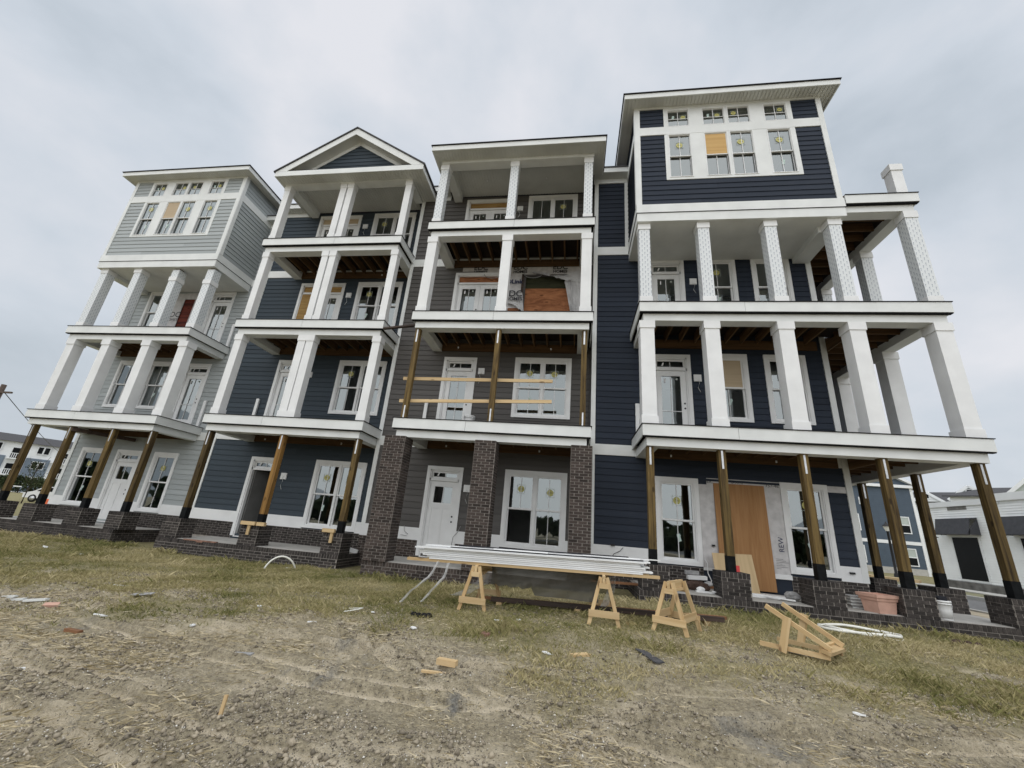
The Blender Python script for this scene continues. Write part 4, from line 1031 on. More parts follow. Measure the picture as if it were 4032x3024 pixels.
# broken edge of B's porch
B.P('broken_bricks', MB().box(-10.35, -9.35, B.yf-.012, B.yf+.07, .355, .385).box(-9.95, -9.75, B.yf-.014, B.yf+.05, .33, .36), 'brick_raw', 'broken raw bricks along the porch edge')
for h in (A, B, C, D): h.lay_bricks()
# ================================================================== site items
def gz(x, y): return float(ground_h(x, y))
def sawhorse(label, loc, rotz, length=1.0, ht=.66, spread=.21, za0=.11, gus=True):
    t = thing('sawhorse', loc, label, 'sawhorse', 'lumber sawhorses', local=True, rotz=rotz)
    L_ = length
    part('beam', MB().box(-.02, .02, 0, L_, ht-.10, ht), 'lumber_y', t); part('beam', MB().box(-.062, -.022, .0, L_, ht-.06, ht-.02) if False else MB().box(-.045, .045, .06, L_-.06, ht-.135, ht-.102), 'lumber_y', t)
    for y, sy in ((.045, -1), (L_-.045, 1)):
        for sx in (-1, 1):
            part('leg', MB().bar((sx*.045, y, ht-.015), (sx*spread, y+sy*.05, .0), .052, .036, (0, 1, 0)), 'lumber_z', t)
        za = za0; xa = .045+(spread-.045)*(1-(za+.05)/ht)+.045; ye = y+sy*(.05*(1-za/ht)+.034)
        part('end_brace', MB().bar((-xa, ye, za+.045), (xa, ye, za+.045), .022, .088, (0, 0, 1)), 'lumber_x', t)
        za = ht-.15
        if gus: part('end_brace', MB().bar((-.07, y+sy*.034, za+.02), (.07, y+sy*.034, za+.02), .02, .07), 'lumber_x', t)
    return t
G = gz
s1 = sawhorse('sawhorse under the left half of the white board stack', (-1.47, 6.99, G(-1.47, 7.0)), math.radians(-4), 1.0, .655)
s2 = sawhorse('sawhorse under the right half of the white board stack', (.505, 6.74, G(.5, 6.8)), math.radians(-3), 1.0, .645)
s3 = sawhorse('empty sawhorse standing turned, right of the white board stack', (1.40, 6.72, G(1.5, 6.8)), math.radians(-30), .62, .66, .23)
for s in (s3,):
    part('side_brace', MB().bar((.185, .0, .20), (.185, .62, .20), .022, .10), 'lumber_y', s); part('side_brace', MB().bar((-.185, .0, .20), (-.185, .62, .20), .022, .10), 'lumber_y', s)
# tipped sawhorse: lying on the legs of one side, beam to the right
s4 = sawhorse('tipped over sawhorse lying on its side near the brick steps', (0, 0, 0), 0, .56, .74, .235, .22, False)
bx = Vector((.68, .73, 0)).normalized(); lg = Vector((-.73, .68, 0)).normalized()
ang = math.atan2(.175, .705)
# local: beam Y, legs run to (+-.22, 0); put the +X legs flat on the ground
ez = -(lg*math.cos(ang)) + Vector((0, 0, -1))*math.sin(ang)*-1*0 ; 
Zl = (-lg)*math.cos(ang) + Vector((0, 0, 1))*math.sin(ang)*-1      # local Z direction in the world
Xl = bx.cross(Zl)
if Xl.z > 0: pass
M4 = Matrix.Identity(4)
Yl = bx
Xl = Yl.cross(Zl).normalized(); Zl = Xl.cross(Yl).normalized()
for i in range(3):
    M4[i][0], M4[i][1], M4[i][2] = Xl[i], Yl[i], Zl[i]
pts = [M4.to_3x3() @ Vector(p) for p in ((.22, 0, 0), (-.22, 0, 0), (.045, 0, .70), (-.045, 0, .70), (.06, 0, .72), (-.06, 0, .72), (.29, 0, .19), (-.29, 0, .19))]
low = min(p.z for p in pts)
M4.translation = Vector((3.06, 6.08, G(3.1, 6.3)-low-.01))+lg*.70
s4.matrix_world = M4

# two lumber bearers and the stack of boards
def tbl(x): return .775+.021*(x+1.47)
SL = math.atan(.021)
def board(name, x0, x1, y, z_off, w, th, m, label, cat, yaw=0.0, group=None):
    mb = MB().box(-(x1-x0)/2, (x1-x0)/2, -w/2, w/2, 0, th)
    xm = (x0+x1)/2
    o = link(name, mb.mesh(name, m)); o.location = (xm, y, tbl(xm)+z_off); o.rotation_euler = (0, -SL, yaw)
    return tag(o, label, cat, group)
board('lumber_plank', -2.66, 1.36, 7.12, .0, .09, .042, 'lumber_x', 'front lumber plank lying under the stack of white boards', 'plank', .0)
board('lumber_plank', -2.5, 1.30, 7.70, .0, .09, .042, 'lumber_x', 'rear lumber plank lying under the stack of white boards', 'plank', .004)
k = 0
names = ('bottom', 'second', 'third', 'fourth', 'fifth', 'sixth', 'seventh', 'top')
for lay in range(8):
    z = .043+lay*.026
    for j, (y, w) in enumerate(((7.17, .20), (7.40, .22), (7.64, .22))):
        if (lay == 7 and j != 1) or (lay == 6 and j == 2): continue
        a = -2.36+rnd.uniform(-.09, .09)-(.02*lay); b = 1.16+rnd.uniform(-.12, .12)
        board('trim_board', a, b, y+rnd.uniform(-.022, .022), z, w+rnd.uniform(-.015, .008), .0215, 'trim_bright',
              'long white trim board, %s layer of the stack, %s row' % (names[lay], ('front', 'middle', 'rear')[j]), 'board', rnd.uniform(-.009, .009), 'white trim boards stacked on the sawhorses')
board('trim_board', -2.34, -.72, 7.64, .20, .16, .024, 'trim_bright', 'short white board on top of the stack at its left', 'board', .02)
board('dark_strip', -2.0, 1.15, 7.30, .2265, .10, .012, 'dark_board', 'thin black strip across the top of the stack, front one', 'strip', -.012)
board('dark_strip', -1.9, .95, 7.50, .2515, .12, .014, 'dark_board', 'thin black strip across the top of the stack, rear one', 'strip', .012)
board('trim_board', -1.55, .36, 7.80, .201, .13, .03, 'trim_bright', 'white board resting on top at the back of the stack', 'board', -.01)
board('trim_board', .40, 1.30, 7.64, .226, .09, .018, 'trim_bright', 'short white board on top of the stack at its right end', 'board', -.05)
board('trim_board', .2, 1.42, 7.30, .245, .05, .014, 'trim_bright', 'narrow white strip poking out at the right end of the stack', 'board', .06)
board('trim_board', -1.25, -.35, 7.24, .242, .10, .018, 'trim_bright', 'short white offcut lying over the black strip', 'board', -.03)

# sheet hanging behind, torn at lower left
v = []; nx, nz = 26, 8
for i in range(nx+1):
    x = -1.32+1.80*i/nx
    zb = .36 if x > -.58 else .46+.02*math.sin(i*2.1)
    for j in range(nz+1):
        z = (tbl(x)-.01)+(zb-tbl(x))*j/nz
        v.append((x, 7.62+.035*math.sin(x*5+j*.3)+.02*math.sin(j+x*11), z))
solo('mesh_sheet', MB().add(v, [(i*(nz+1)+j, (i+1)*(nz+1)+j, (i+1)*(nz+1)+j+1, i*(nz+1)+j+1) for i in range(nx) for j in range(nz)], 0, True), 'mesh_sheet',
     'dark grey translucent sheet hanging below the board stack', 'plastic sheet')
def strip(name, pts, w, m, label, cat, wob=.02):
    v = []; r = random.Random(len(pts)); n = 14
    for i in range(n+1):
        f = i/n*(len(pts)-1); j = min(int(f), len(pts)-2); p = Vector(pts[j]).lerp(Vector(pts[j+1]), f-j)
        for k in (-.5, -.15, .2, .5): v.append((p.x+k*w, p.y+r.uniform(-wob, wob)+.03*abs(k), p.z+r.uniform(-wob, wob)*.4))
    return solo(name, MB().add(v, [(i*4+j, i*4+j+1, (i+1)*4+j+1, (i+1)*4+j) for i in range(n) for j in range(3)], 0, True), m, label, cat)
strip('plastic_strip', [(-2.12, 7.06, .78), (-2.22, 7.02, .55), (-2.50, 6.98, .30), (-2.62, 6.96, .14)], .045, 'film_white', 'left of two clear plastic strips dangling off the board stack', 'plastic strip')
strip('plastic_strip', [(-1.95, 7.06, .77), (-1.98, 7.02, .56), (-2.16, 6.98, .34), (-2.28, 6.96, .18)], .045, 'film_white', 'right of two clear plastic strips dangling off the board stack', 'plastic strip')
strip('plastic_film', [(-1.36, 7.9, .60), (-1.5, 7.85, .45), (-1.72, 7.8, .30), (-1.95, 7.75, .20)], .22, 'film_clear', 'wide clear plastic film trailing behind the left sawhorse', 'plastic film', .03)
strip('plastic_film', [(.72, 7.75, .76), (.70, 7.72, .55), (.62, 7.7, .38), (.55, 7.68, .26)], .12, 'film_clear', 'clear plastic film hanging beside the right sawhorse', 'plastic film', .03)
# low timbers on blocks
def timber(label, a, b, w, h, m, yaw=0, name='timber'):
    mb = MB(); L_ = (Vector(b)-Vector(a)).length; mb.box(0, L_, -w/2, w/2, 0, h)
    o = link(name, mb.mesh(name, m)); o.location = a
    d = Vector(b)-Vector(a); o.rotation_euler = (0, -math.asin(d.z/L_), math.atan2(d.y, d.x))
    return tag(o, label, 'timber')
timber('long brown treated timber lying low behind the sawhorse legs', (-1.45, 7.83, .19), (2.50, 7.83, .285), .09, .04, 'timber_brown')
timber('long dark weathered timber lying in front of the brown one', (-1.30, 7.72, .185), (2.40, 7.62, .275), .09, .065, 'timber_dark')
timber('brown board bridging the gap between two brick porches', (.15, 10.16, .395), (1.66, 10.14, .43), .14, .04, 'timber_brown')
for i, (x, lb) in enumerate(((-1.15, 'wood block under the left end of the low timbers'), (.15, 'wood block under the middle of the low timbers'), (2.15, 'wood block under the right end of the low timbers'))):
    zt = .186+.0245*(x+1.3); g = G(x, 7.75)-.02
    o = solo('wood_block', MB().box(x-.045, x+.045, 7.60, 7.92, g, zt), 'lumber_y', lb, 'block', 'blocks under the low timbers')
# loose wood
def obx(name, x, y, sx, sy, sz, yaw, m, label, cat, tilt=0, dz=0.0, group=None):
    o = link(name, MB().box(-sx/2, sx/2, -sy/2, sy/2, 0, sz).mesh(name, m)); o.location = (x, y, G(x, y)-.004+dz); o.rotation_euler = (tilt, 0, yaw)
    return tag(o, label, cat, group)
obx('lumber_offcut', .15, 5.42, .235, .085, .042, .62, 'lumber_x', 'pale lumber offcut lying alone in thin grass', 'offcut')
obx('lumber_offcut', -1.15, 4.56, .20, .07, .05, -.12, 'lumber_x', 'largest of the three splintered offcuts on bare soil', 'offcut')
obx('lumber_offcut', -1.17, 4.44, .22, .035, .03, -.05, 'lumber_x', 'middle splinter of the three offcuts on bare soil', 'offcut')
obx('lumber_offcut', -1.21, 4.35, .24, .028, .02, .05, 'lumber_x', 'nearest thin splinter of the three offcuts on bare soil', 'offcut')
obx('wood_stub', -2.29, 3.06, .022, .018, .13, .2, 'lumber_z', 'small wooden stake standing in the foreground dirt', 'stake', -.15)
obx('lumber_offcut', .92, 7.0, .14, .07, .02, .3, 'lumber_x', 'thin wood chip in the shade under the right sawhorse', 'offcut')
obx('lumber_stick', 2.62, 5.72, .42, .016, .012, -.24, 'lumber_x', 'thin pale stick in grass before the tipped sawhorse', 'stick')
obx('lumber_stick', -5.06, 4.22, .2, .05, .03, -.1, 'timber_brown', 'brown wood scrap on the sandy track at the left', 'offcut')
mb = MB().add([(0, 0, .01), (.12, -.03, .012), (.27, -.34, .02), (.15, -.42, .015), (.08, -.2, .018)], [(0, 4, 3, 2, 1)])
sh = MB().prism([(0, 0, .0), (.12, -.02, .0), (.27, -.33, .0), (.17, -.42, .0), (.09, -.22, 0)], (0, 0, .012)); o = link('roof_shingle_scrap', sh.mesh('roof_shingle_scrap', 'roof_shingle')); o.location = (.80, 5.80, G(.9, 5.6)+.015); o.rotation_euler = (.04, .05, 0)
tag(o, 'curled dark roof shingle lying in the grass', 'shingle')
# litter
lit = [(-2.78, 6.34, .07, .04, 'white foam crumb left of the dark rag'), (-1.95, 5.78, .09, .05, 'crumpled white scrap on the grass edge'), (-.96, 6.43, .16, .025, 'white strip in grass before the board stack'),
       (-.70, 6.64, .07, .05, 'small white scrap near the left sawhorse foot'), (-.22, 5.31, .13, .02, 'thin white strip left of the lumber offcut'), (.74, 3.84, .16, .05, 'curved white scrap in the nearest dirt'),
       (2.53, 4.70, .10, .025, 'short white piece on the sandy track at right'), (-12.72, 9.2, .34, .10, 'large white scrap on the lawn before the light grey house'), (-11.1, 8.8, .12, .10, 'round white scrap on the lawn at left'),
       (-4.37, 3.34, .12, .05, 'white chip at the lower left in the dirt'), (-4.33, 6.0, .09, .07, 'white crumb on the worn grass at left centre'), (-3.19, 5.52, .13, .10, 'pale crumpled paper on the worn ground'),
       (-4.26, 4.85, .07, .06, 'white chip beside the sandy rut'), (-7.0, 6.32, .26, .04, 'white splinter in the grass at left'), (-5.45, 4.78, .20, .10, 'folded pale scrap on the sandy mound')]
for x, y, a, b, lb in lit:
    r = random.Random(int(x*100)); n = 7
    pts = [(a/2*math.cos(6.283*i/n)*r.uniform(.7, 1.1), b/2*math.sin(6.283*i/n)*r.uniform(.7, 1.1), r.uniform(0, .012)) for i in range(n)]
    o = link('litter_scrap', MB().prism(pts, (0, 0, .014)).mesh('litter_scrap', 'trim_bright')); o.location = (x, y, G(x, y)+.006); o.rotation_euler = (r.uniform(-.2, .2), r.uniform(-.2, .2), r.uniform(-.5, .5)); tag(o, lb, 'litter')
o = link('slate_scrap', MB().box(-.13, .13, -.05, .05, 0, .01).mesh('slate_scrap', 'rubble_grey')); o.location = (-6.0, 5.76, G(-6, 5.76)+.02); o.rotation_euler = (.1, -.1, .3); tag(o, 'flat grey board scrap on sandy ground at left', 'board')
o = link('slate_scrap', MB().box(-.09, .09, -.03, .03, 0, .012).mesh('slate_scrap', 'rubble_grey')); o.location = (-3.06, 4.19, G(-3.06, 4.19)+.012); o.rotation_euler = (.05, -.05, .1); tag(o, 'small grey board scrap beside the rut', 'board')
o = link('metal_plate', MB().box(-.17, .17, -.10, .10, 0, .012).mesh('metal_plate', 'rubble_grey')); o.location = (2.95, 6.48, G(2.95, 6.48)+.03); o.rotation_euler = (.03, .05, -.5); tag(o, 'flat pale grey board between the legs of the tipped sawhorse', 'board')
v = MB()
for i, (x, y) in enumerate(((-2.2, 6.46), (-2.12, 6.44), (-2.04, 6.45), (-1.98, 6.47))): v.lathe([(.0, .05), (.03, .045), (.055, .02), (.06, -.01)], (x, y, G(x, y)), 9)
solo('rag', v, 'membrane', 'dark crumpled rag on worn grass left of the sawhorses', 'rag')
v = MB()
for x, y, rr in ((6.2, 8.5, .09), (6.32, 8.46, .07), (6.42, 8.42, .06)): v.lathe([(.0, .07), (rr*.5, .06), (rr, .02), (rr*1.1, -.02)], (x, y, G(x, y)), 9)
solo('rag', v, 'rubble_dark', 'dark clump of rubbish in the grass at right', 'rag')
v = MB(); 
for x, y, a, c in ((-7.25, 5.02, .22, 'b'), (-7.0, 4.95, .2, 'w'), (-6.75, 5.0, .25, 'w')): v.bar((x-a/2, y, G(x, y)+.02), (x+a/2, y+.06, G(x, y)+.05), .06, .025)
solo('rubbish_heap', v, 'trim_white', 'low heap of pale rubbish at the left edge', 'rubbish')
o = obx('brick_scrap', -6.35, 4.92, .14, .07, .05, .7, 'terracotta', 'orange brown brick fragment beside the rubbish heap', 'brick', .3)
o = obx('brick_scrap', -1.01, 5.81, .13, .09, .03, -.7, 'brick_raw', 'flat red brown fragment in the grass at centre', 'brick', .05)
# hoses: white flexible pipe coils
pth = []
for i in range(46):
    a = 2*math.pi*i/24+2.5; rr = .52+.05*math.sin(a*1.5)+.0012*i
    x, y = 4.78+rr*1.0*math.cos(a), 8.45+rr*.72*math.sin(a); pth.append((x, y, G(x, y)+.035+.02*math.sin(i*.4)+(.02 if i > 24 else 0)))
solo('pipe_coil', MB().tube(pth, .022, 8), 'pvc_white', 'flat coil of white flexible pipe in front of the navy house porch', 'pipe')
pth = []
for i in range(30):
    a = math.pi*(1.05-i/20.); pth.append((-6.74+.24*math.cos(a), 9.75+.22*math.cos(a)-.05*math.sin(a*2), max(G(-6.7, 9.8)+.018, G(-6.7, 9.8)+.28*math.sin(a))))
solo('pipe_coil', MB().tube(pth, .02, 8), 'pvc_white', 'loop of white pipe arching out of the grass by the slate blue house', 'pipe')
pth = [(-3.18, 6.42, 0), (-2.95, 6.38, .03), (-2.98, 6.30, .02), (-3.12, 6.15, 0)]
solo('pipe_piece', MB().tube([(x, y, G(x, y)+.02+z) for x, y, z in pth], .008, 6), 'pvc_white', 'bent thin white pipe scrap on the worn ground', 'pipe')
# porch items
PZ = .425
pl_ = thing('planter', (5.92, 9.75, PZ), 'empty square terracotta planter on the brick porch edge', 'planter')
def frustum(x, y, z0, z1, a0, a1, b0, b1, yaw, mb, mi=0, inner=False):
    c, s = math.cos(yaw), math.sin(yaw); v = []
    for z, a, b in ((z0, a0, b0), (z1, a1, b1)):
        for i, j in ((-1, -1), (1, -1), (1, 1), (-1, 1)): v.append((x+i*a*c-j*b*s, y+i*a*s+j*b*c, z))
    f = [(0, 1, 5, 4), (1, 2, 6, 5), (2, 3, 7, 6), (3, 0, 4, 7)]
    if inner: f = [tuple(reversed(q)) for q in f]
    else: f.append((3, 2, 1, 0))
    mb.add(v, f, mi)
yw_ = .30
mb = MB(); frustum(5.92, 9.75, PZ, PZ+.22, .185, .21, .15, .17, yw_, mb); frustum(5.92, 9.75, PZ+.06, PZ+.22, .15, .20, .11, .16, yw_, mb, inner=True); part('body', mb, 'terracotta', pl_)
mb = MB(); frustum(5.92, 9.75, PZ+.215, PZ+.27, .228, .234, .185, .19, yw_, mb); frustum(5.92, 9.75, PZ+.27, PZ+.325, .255, .26, .212, .216, yw_, mb); frustum(5.92, 9.75, PZ+.22, PZ+.326, .20, .205, .16, .165, yw_, mb, inner=True)
c, s = math.cos(yw_), math.sin(yw_); v = []
for a, b in ((.26, .216), (.205, .165)):
    for i, j in ((-1, -1), (1, -1), (1, 1), (-1, 1)): v.append((5.92+i*a*c-j*b*s, 9.75+i*a*s+j*b*c, PZ+.327))
mb.add(v, [(0, 1, 5, 4), (1, 2, 6, 5), (2, 3, 7, 6), (3, 0, 4, 7)]); part('rim', mb, 'terracotta', pl_)
def bucket(x, y, z, h, r, label, mat='bucket_plastic', handle=True):
    t = thing('bucket', (x, y, z), label, 'bucket')
    part('body', MB().lathe([(0, 0), (r*.86, 0), (r*.87, .01), (r*.98, h*.80), (r*1.06, h*.80), (r*1.06, h*.84), (r, h*.85), (r*1.0, h*.9), (r*1.07, h*.9), (r*1.07, h), (r*.98, h), (r*.97, h*.5), (r*.9, .03), (0, .03)], (x, y, z), 28), mat, t)
    part('handle', MB().tube([(x+r*1.08*math.cos(a), y-.03-r*.3*math.sin(a), z+h*.86-h*.45*math.sin(a)) for a in [math.pi*i/12 for i in range(13)]], .004, 5), 'strap_metal', t)
    return t
bucket(6.94, 9.66, PZ, .33, .125, 'white plastic bucket on the porch edge near the right corner')
solo('black_cup', MB().box(6.86, 7.0, 9.60, 9.72, PZ+.28, PZ+.375).box(6.84, 7.02, 9.63, 9.69, PZ+.375, PZ+.40), 'dark_board', 'black tool sticking out of the porch bucket', 'tool')
bucket(-2.86, 10.75, FLOOR[2]+.02, .30, .15, 'white bucket on the first balcony of the charcoal grey house')
st = thing('siding_bundle', (5.75, 10.25, PZ), 'bundle of grey siding boards beside the planter', 'siding')
for i in range(8): part('board', MB().box(5.62-.01*(i % 3), 6.08, 10.05+.004*i, 10.42, PZ+i*.028, PZ+i*.028+.022), 'rubble_grey' if i % 2 else 'trim_white', st)
o = link('plywood_sheet', MB().box(-.44, .44, -.008, .008, 0, .82).mesh('plywood_sheet', 'ply_tan')); o.location = (3.76, 10.76, PZ); o.rotation_euler = (math.radians(-13), math.radians(-2), .04); tag(o, 'tan plywood offcut leaning against the orange door board', 'plywood')
for i, (x, y, z, ln, yaw, lb) in enumerate(((2.93, 10.05, 0, .55, -.1, 'white board lying on the porch before the navy house window'), (3.95, 10.28, 0, .80, -.08, 'lower white board lying at the foot of the orange board'), (4.05, 10.33, .03, .85, -.22, 'upper white board lying at the foot of the orange board'), (4.82, 10.3, .06, .3, 0, 'short white board end behind the wrapped bundle'))):
    o = link('trim_board', MB().box(-ln/2, ln/2, -.07, .07, 0, .028).mesh('trim_board', 'trim_bright')); o.location = (x, y, PZ+z); o.rotation_euler = (0, 0, yaw); tag(o, lb, 'board')
def lump(name, x, y, z, sx, sy, sz, m, label, cat, seed, yaw=0):
    r = random.Random(seed); v = []; n, k = 9, 5
    for j in range(k+1):
        ph = math.pi*j/k
        for i in range(n):
            a = 6.283*i/n; q = r.uniform(.75, 1.12); v.append((sx*q*math.sin(ph)*math.cos(a), sy*q*math.sin(ph)*math.sin(a), sz*(.9-.9*math.cos(ph))*r.uniform(.92, 1.05)))
    f = [(j*n+i, j*n+(i+1) % n, (j+1)*n+(i+1) % n, (j+1)*n+i) for j in range(k) for i in range(n)]
    o = link(name, MB().add(v, f).mesh(name, m)); o.location = (x, y, z); o.rotation_euler = (0, 0, yaw); return tag(o, label, cat)
lump('wrapped_bundle', 4.62, 10.25, PZ-.01, .16, .10, .105, 'rubble_grey', 'grey plastic wrapped bundle on the porch by the middle pier', 'bundle', 3)
lump('crumpled_plastic', 4.83, 10.1, PZ-.005, .08, .06, .05, 'film_white', 'small crumpled plastic beside the wrapped bundle', 'plastic', 4)
for i, (x, y, z, sx, sy, sz, m, lb) in enumerate(((2.66, 10.35, 0, .16, .10, .11, 'rubble_dark', 'dark brown rubble clod on the porch, leftmost'), (2.88, 10.25, 0, .13, .1, .10, 'rubble_dark', 'dark brown rubble clod on the porch, rightmost'), (2.78, 10.15, .0, .10, .05, .06, 'trim_bright', 'white broken foam piece before the rubble'), (3.02, 10.42, .1, .10, .07, .06, 'film_white', 'white crumpled plastic on the rubble'))):
    lump('rubble', x, y, PZ+z-.005, sx, sy, sz, m, lb, 'rubble', 20+i)
for i, (x, y, z, yaw, m, ln, lb) in enumerate(((2.84, 10.62, .20, .12, 'trim_bright', .42, 'white box section lying on top of the rubble'), (2.78, 10.80, .285, .05, 'rubble_grey', .30, 'grey block behind the white box section'), (2.98, 10.45, .06, -.1, 'timber_brown', .42, 'brown stick across the rubble'))):
    o = link('offcut', MB().box(-ln/2, ln/2, -.05, .05, 0, .075 if i < 2 else .04).mesh('offcut', m)); o.location = (x, y, PZ+z); o.rotation_euler = (.08, -.03, yaw); tag(o, lb, 'offcut')
for i, (x, y, ln, yaw, tilt, m, lb) in enumerate(((3.10, 9.98, .34, .5, .1, 'trim_bright', 'short white offcut slanting beside the left porch pier'), (4.30, 10.05, .5, -.35, .03, 'trim_bright', 'white strip lying loose between two porch piers'), (4.42, 10.55, .6, .15, .02, 'house_wrap', 'grey white board lying behind the wrapped bundle'), (5.35, 10.5, .5, -.2, .03, 'timber_brown', 'brown board lying behind the siding bundle'))):
    o = link('porch_offcut', MB().box(-ln/2, ln/2, -.04, .04, 0, .022).mesh('porch_offcut', m)); o.location = (x, y, PZ+.03); o.rotation_euler = (tilt, .04, yaw); tag(o, lb, 'offcut')
lump('rubble', 2.80, 10.68, PZ-.005, .22, .18, .115, 'rubble_dark', 'brown rubble mound under the white box section', 'rubble', 41)
solo('red_cup', MB().box(3.42, 3.50, 9.88, 9.92, .90, 1.02), 'paper_red', 'red paper card standing on the brick pier', 'card')
solo('hanging_cable', MB().tube([(3.20, 11.2, 1.05), (3.24, 11.15, .95), (3.22, 11.1, .75), (3.26, 11.0, .60), (3.20, 10.9, .5)], .012, 6), 'trim_bright', 'white cable hanging beside the orange board', 'cable')
# lumber clamps on the slate house piers
for px, lb in ((-8.40, 'yellow lumber brace on the middle pier of the slate blue house'), (-6.0, 'yellow lumber brace on the right pier of the slate blue house')):
    t = thing('lumber_brace', (px, 10.56, .88), lb, 'brace')
    part('crossbar', MB().box(px-.34, px+.08, 10.52, 10.60, .885, .975) if px < -7 else MB().box(px-.36, px-.02, 10.52, 10.60, .885, .975), 'lumber_x', t); part('upright', MB().box(px-.13, px-.05, 10.545, 10.585, .64, .884), 'lumber_z', t)
    if px < -7: part('block', MB().box(px+.14, px+.36, 10.52, 10.62, .885, .975), 'lumber_x', t)
o = link('trim_scrap', MB().box(-.16, .16, -.06, .06, 0, .1).mesh('trim_scrap', 'trim_bright')); o.location = (-6.0, 11.6, .38); o.rotation_euler = (0, .2, .3); tag(o, 'white scrap on the slate blue house porch corner', 'scrap')

# ================================================================== ground cover
def blades_mesh(name, n, x0, x1, y0, y1, dens, hmin, hmax, wid, lean, seed, mat, tint_fn=None, flat=False):
    r = np.random.default_rng(seed)
    x = r.uniform(x0, x1, n*3); y = r.uniform(y0, y1, n*3)
    keep = r.random(n*3) < dens(x, y); x, y = x[keep][:n], y[keep][:n]; n = len(x)
    h = r.uniform(hmin, hmax, n)*(.35+1.5*fbm(x*2.3, y*2.3, 3, 77)**1.5*1.4); a = r.uniform(0, 2*np.pi, n); w = wid*r.uniform(.6, 1.3, n)
    z = ground_h(x, y)-.004
    la = r.uniform(0, 2*np.pi, n); ll = h*lean*r.uniform(.3, 1.4, n)
    v = np.zeros((n, 4, 3)); ca, sa = np.cos(a)*w, np.sin(a)*w
    v[:, 0] = np.stack([x-ca, y-sa, z], -1); v[:, 1] = np.stack([x+ca, y+sa, z], -1)
    mx, my, mz = x+np.cos(la)*ll*.35, y+np.sin(la)*ll*.35, z+h*.6
    if flat: mz = z+h*.12
    v[:, 2] = np.stack([mx+ca*.6, my+sa*.6, mz], -1)
    v[:, 3] = np.stack([x+np.cos(la)*ll, y+np.sin(la)*ll, z+(h*.16 if flat else h)], -1)
    i = np.arange(n)[:, None]*4
    f = np.concatenate([i+np.array([[0, 1, 2]]), i+np.array([[0, 2, 3]])], 0).reshape(-1, 3)
    me = bpy.data.meshes.new(name)
    me.vertices.add(n*4); me.vertices.foreach_set('co', v.astype(np.float32).ravel())
    me.loops.add(f.size); me.loops.foreach_set('vertex_index', f.astype(np.int32).ravel())
    me.polygons.add(len(f)); me.polygons.foreach_set('loop_start', np.arange(0, f.size, 3, dtype=np.int32)); me.polygons.foreach_set('loop_total', np.full(len(f), 3, dtype=np.int32))
    me.update(calc_edges=True)
    tint = np.repeat(np.clip(r.random(n)*.6+(fbm(x*.8, y*.8, 3, 55)-.5)*1.3+.30, 0, 1) if tint_fn is None else tint_fn(x, y, r), 4)
    at = me.attributes.new('tint', 'FLOAT', 'POINT'); at.data.foreach_set('value', tint.astype(np.float32))
    me.materials.append(MATS[mat])
    return link(name, me)
def mat_tint(name, cols, rough=.8):
    m, t, b, o = new_mat(name)
    at = t.nodes.new('ShaderNodeAttribute'); at.attribute_name = 'tint'
    r = t.nodes.new('ShaderNodeValToRGB'); e = r.color_ramp.elements
    e[0].position = 0; e[0].color = (*cols[0], 1); e[1].position = 1; e[1].color = (*cols[-1], 1)
    for i, c in enumerate(cols[1:-1]): q = e.new((i+1)/(len(cols)-1)); q.color = (*c, 1)
    t.links.new(at.outputs['Fac'], r.inputs['Fac']); t.links.new(r.outputs['Color'], b.inputs['Base Color'])
    b.inputs['Roughness'].default_value = rough; b.inputs['Specular IOR Level'].default_value = .2
    return m
mat_tint('grass_blades', [(.115, .130, .040), (.22, .21, .080), (.38, .33, .165), (.53, .455, .27)])
mat_tint('straw', [(.38, .315, .19), (.54, .46, .30), (.66, .58, .42)])
def outside(x, y):
    yf = np.where(x < -12.2, 11.21, np.where(x < -5.6, 10.55, np.where(x < .9, 9.97, 9.44)))
    return (y < yf-.01).astype(float)
near = lambda x, y: np.clip(1.2-np.hypot(x*.55, y)/22, .25, 1)
g1 = blades_mesh('grass', 320000, -21, 10.5, 3.6, 11.3, lambda x, y: grass_mask(x, y)**1.3*outside(x, y)*near(x, y)*(.25+.75*sstep((fbm(x*2.2, y*2.2, 3, 21)-.36)/.2)), .02, .05, .0030, .9, 11, 'grass_blades'); g1['kind'] = 'stuff'; g1['label'] = 'short worn olive grass'
g2 = blades_mesh('grass', 40000, -20, 10.5, 5.5, 11.2, lambda x, y: outside(x, y)*np.clip(np.exp(-((np.where(x < -12.2, 11.21, np.where(x < -5.6, 10.55, np.where(x < .9, 9.97, 9.44)))-y)/.35))+.10*grass_mask(x, y), 0, 1)*sstep((fbm(x*1.5, y*1.5, 3, 66)-.35)/.25), .045, .11, .0032, .8, 12, 'grass_blades'); g2['kind'] = 'stuff'; g2['label'] = 'longer grass tufts along the brick'
g3 = blades_mesh('straw', 80000, -9, 7.5, 1.6, 7.5, lambda x, y: (.15+.85*sstep((fbm(x*1.3+7, y*1.3, 3, 90)-.45)/.15))*(1-.4*grass_mask(x, y))*np.clip(1+rut(x, y), .08, 1), .03, .10, .0014, 1.0, 13, 'straw', lambda x, y, r: r.random(len(x)), flat=True); g3['kind'] = 'stuff'; g3['label'] = 'dry straw strewn on the dirt'
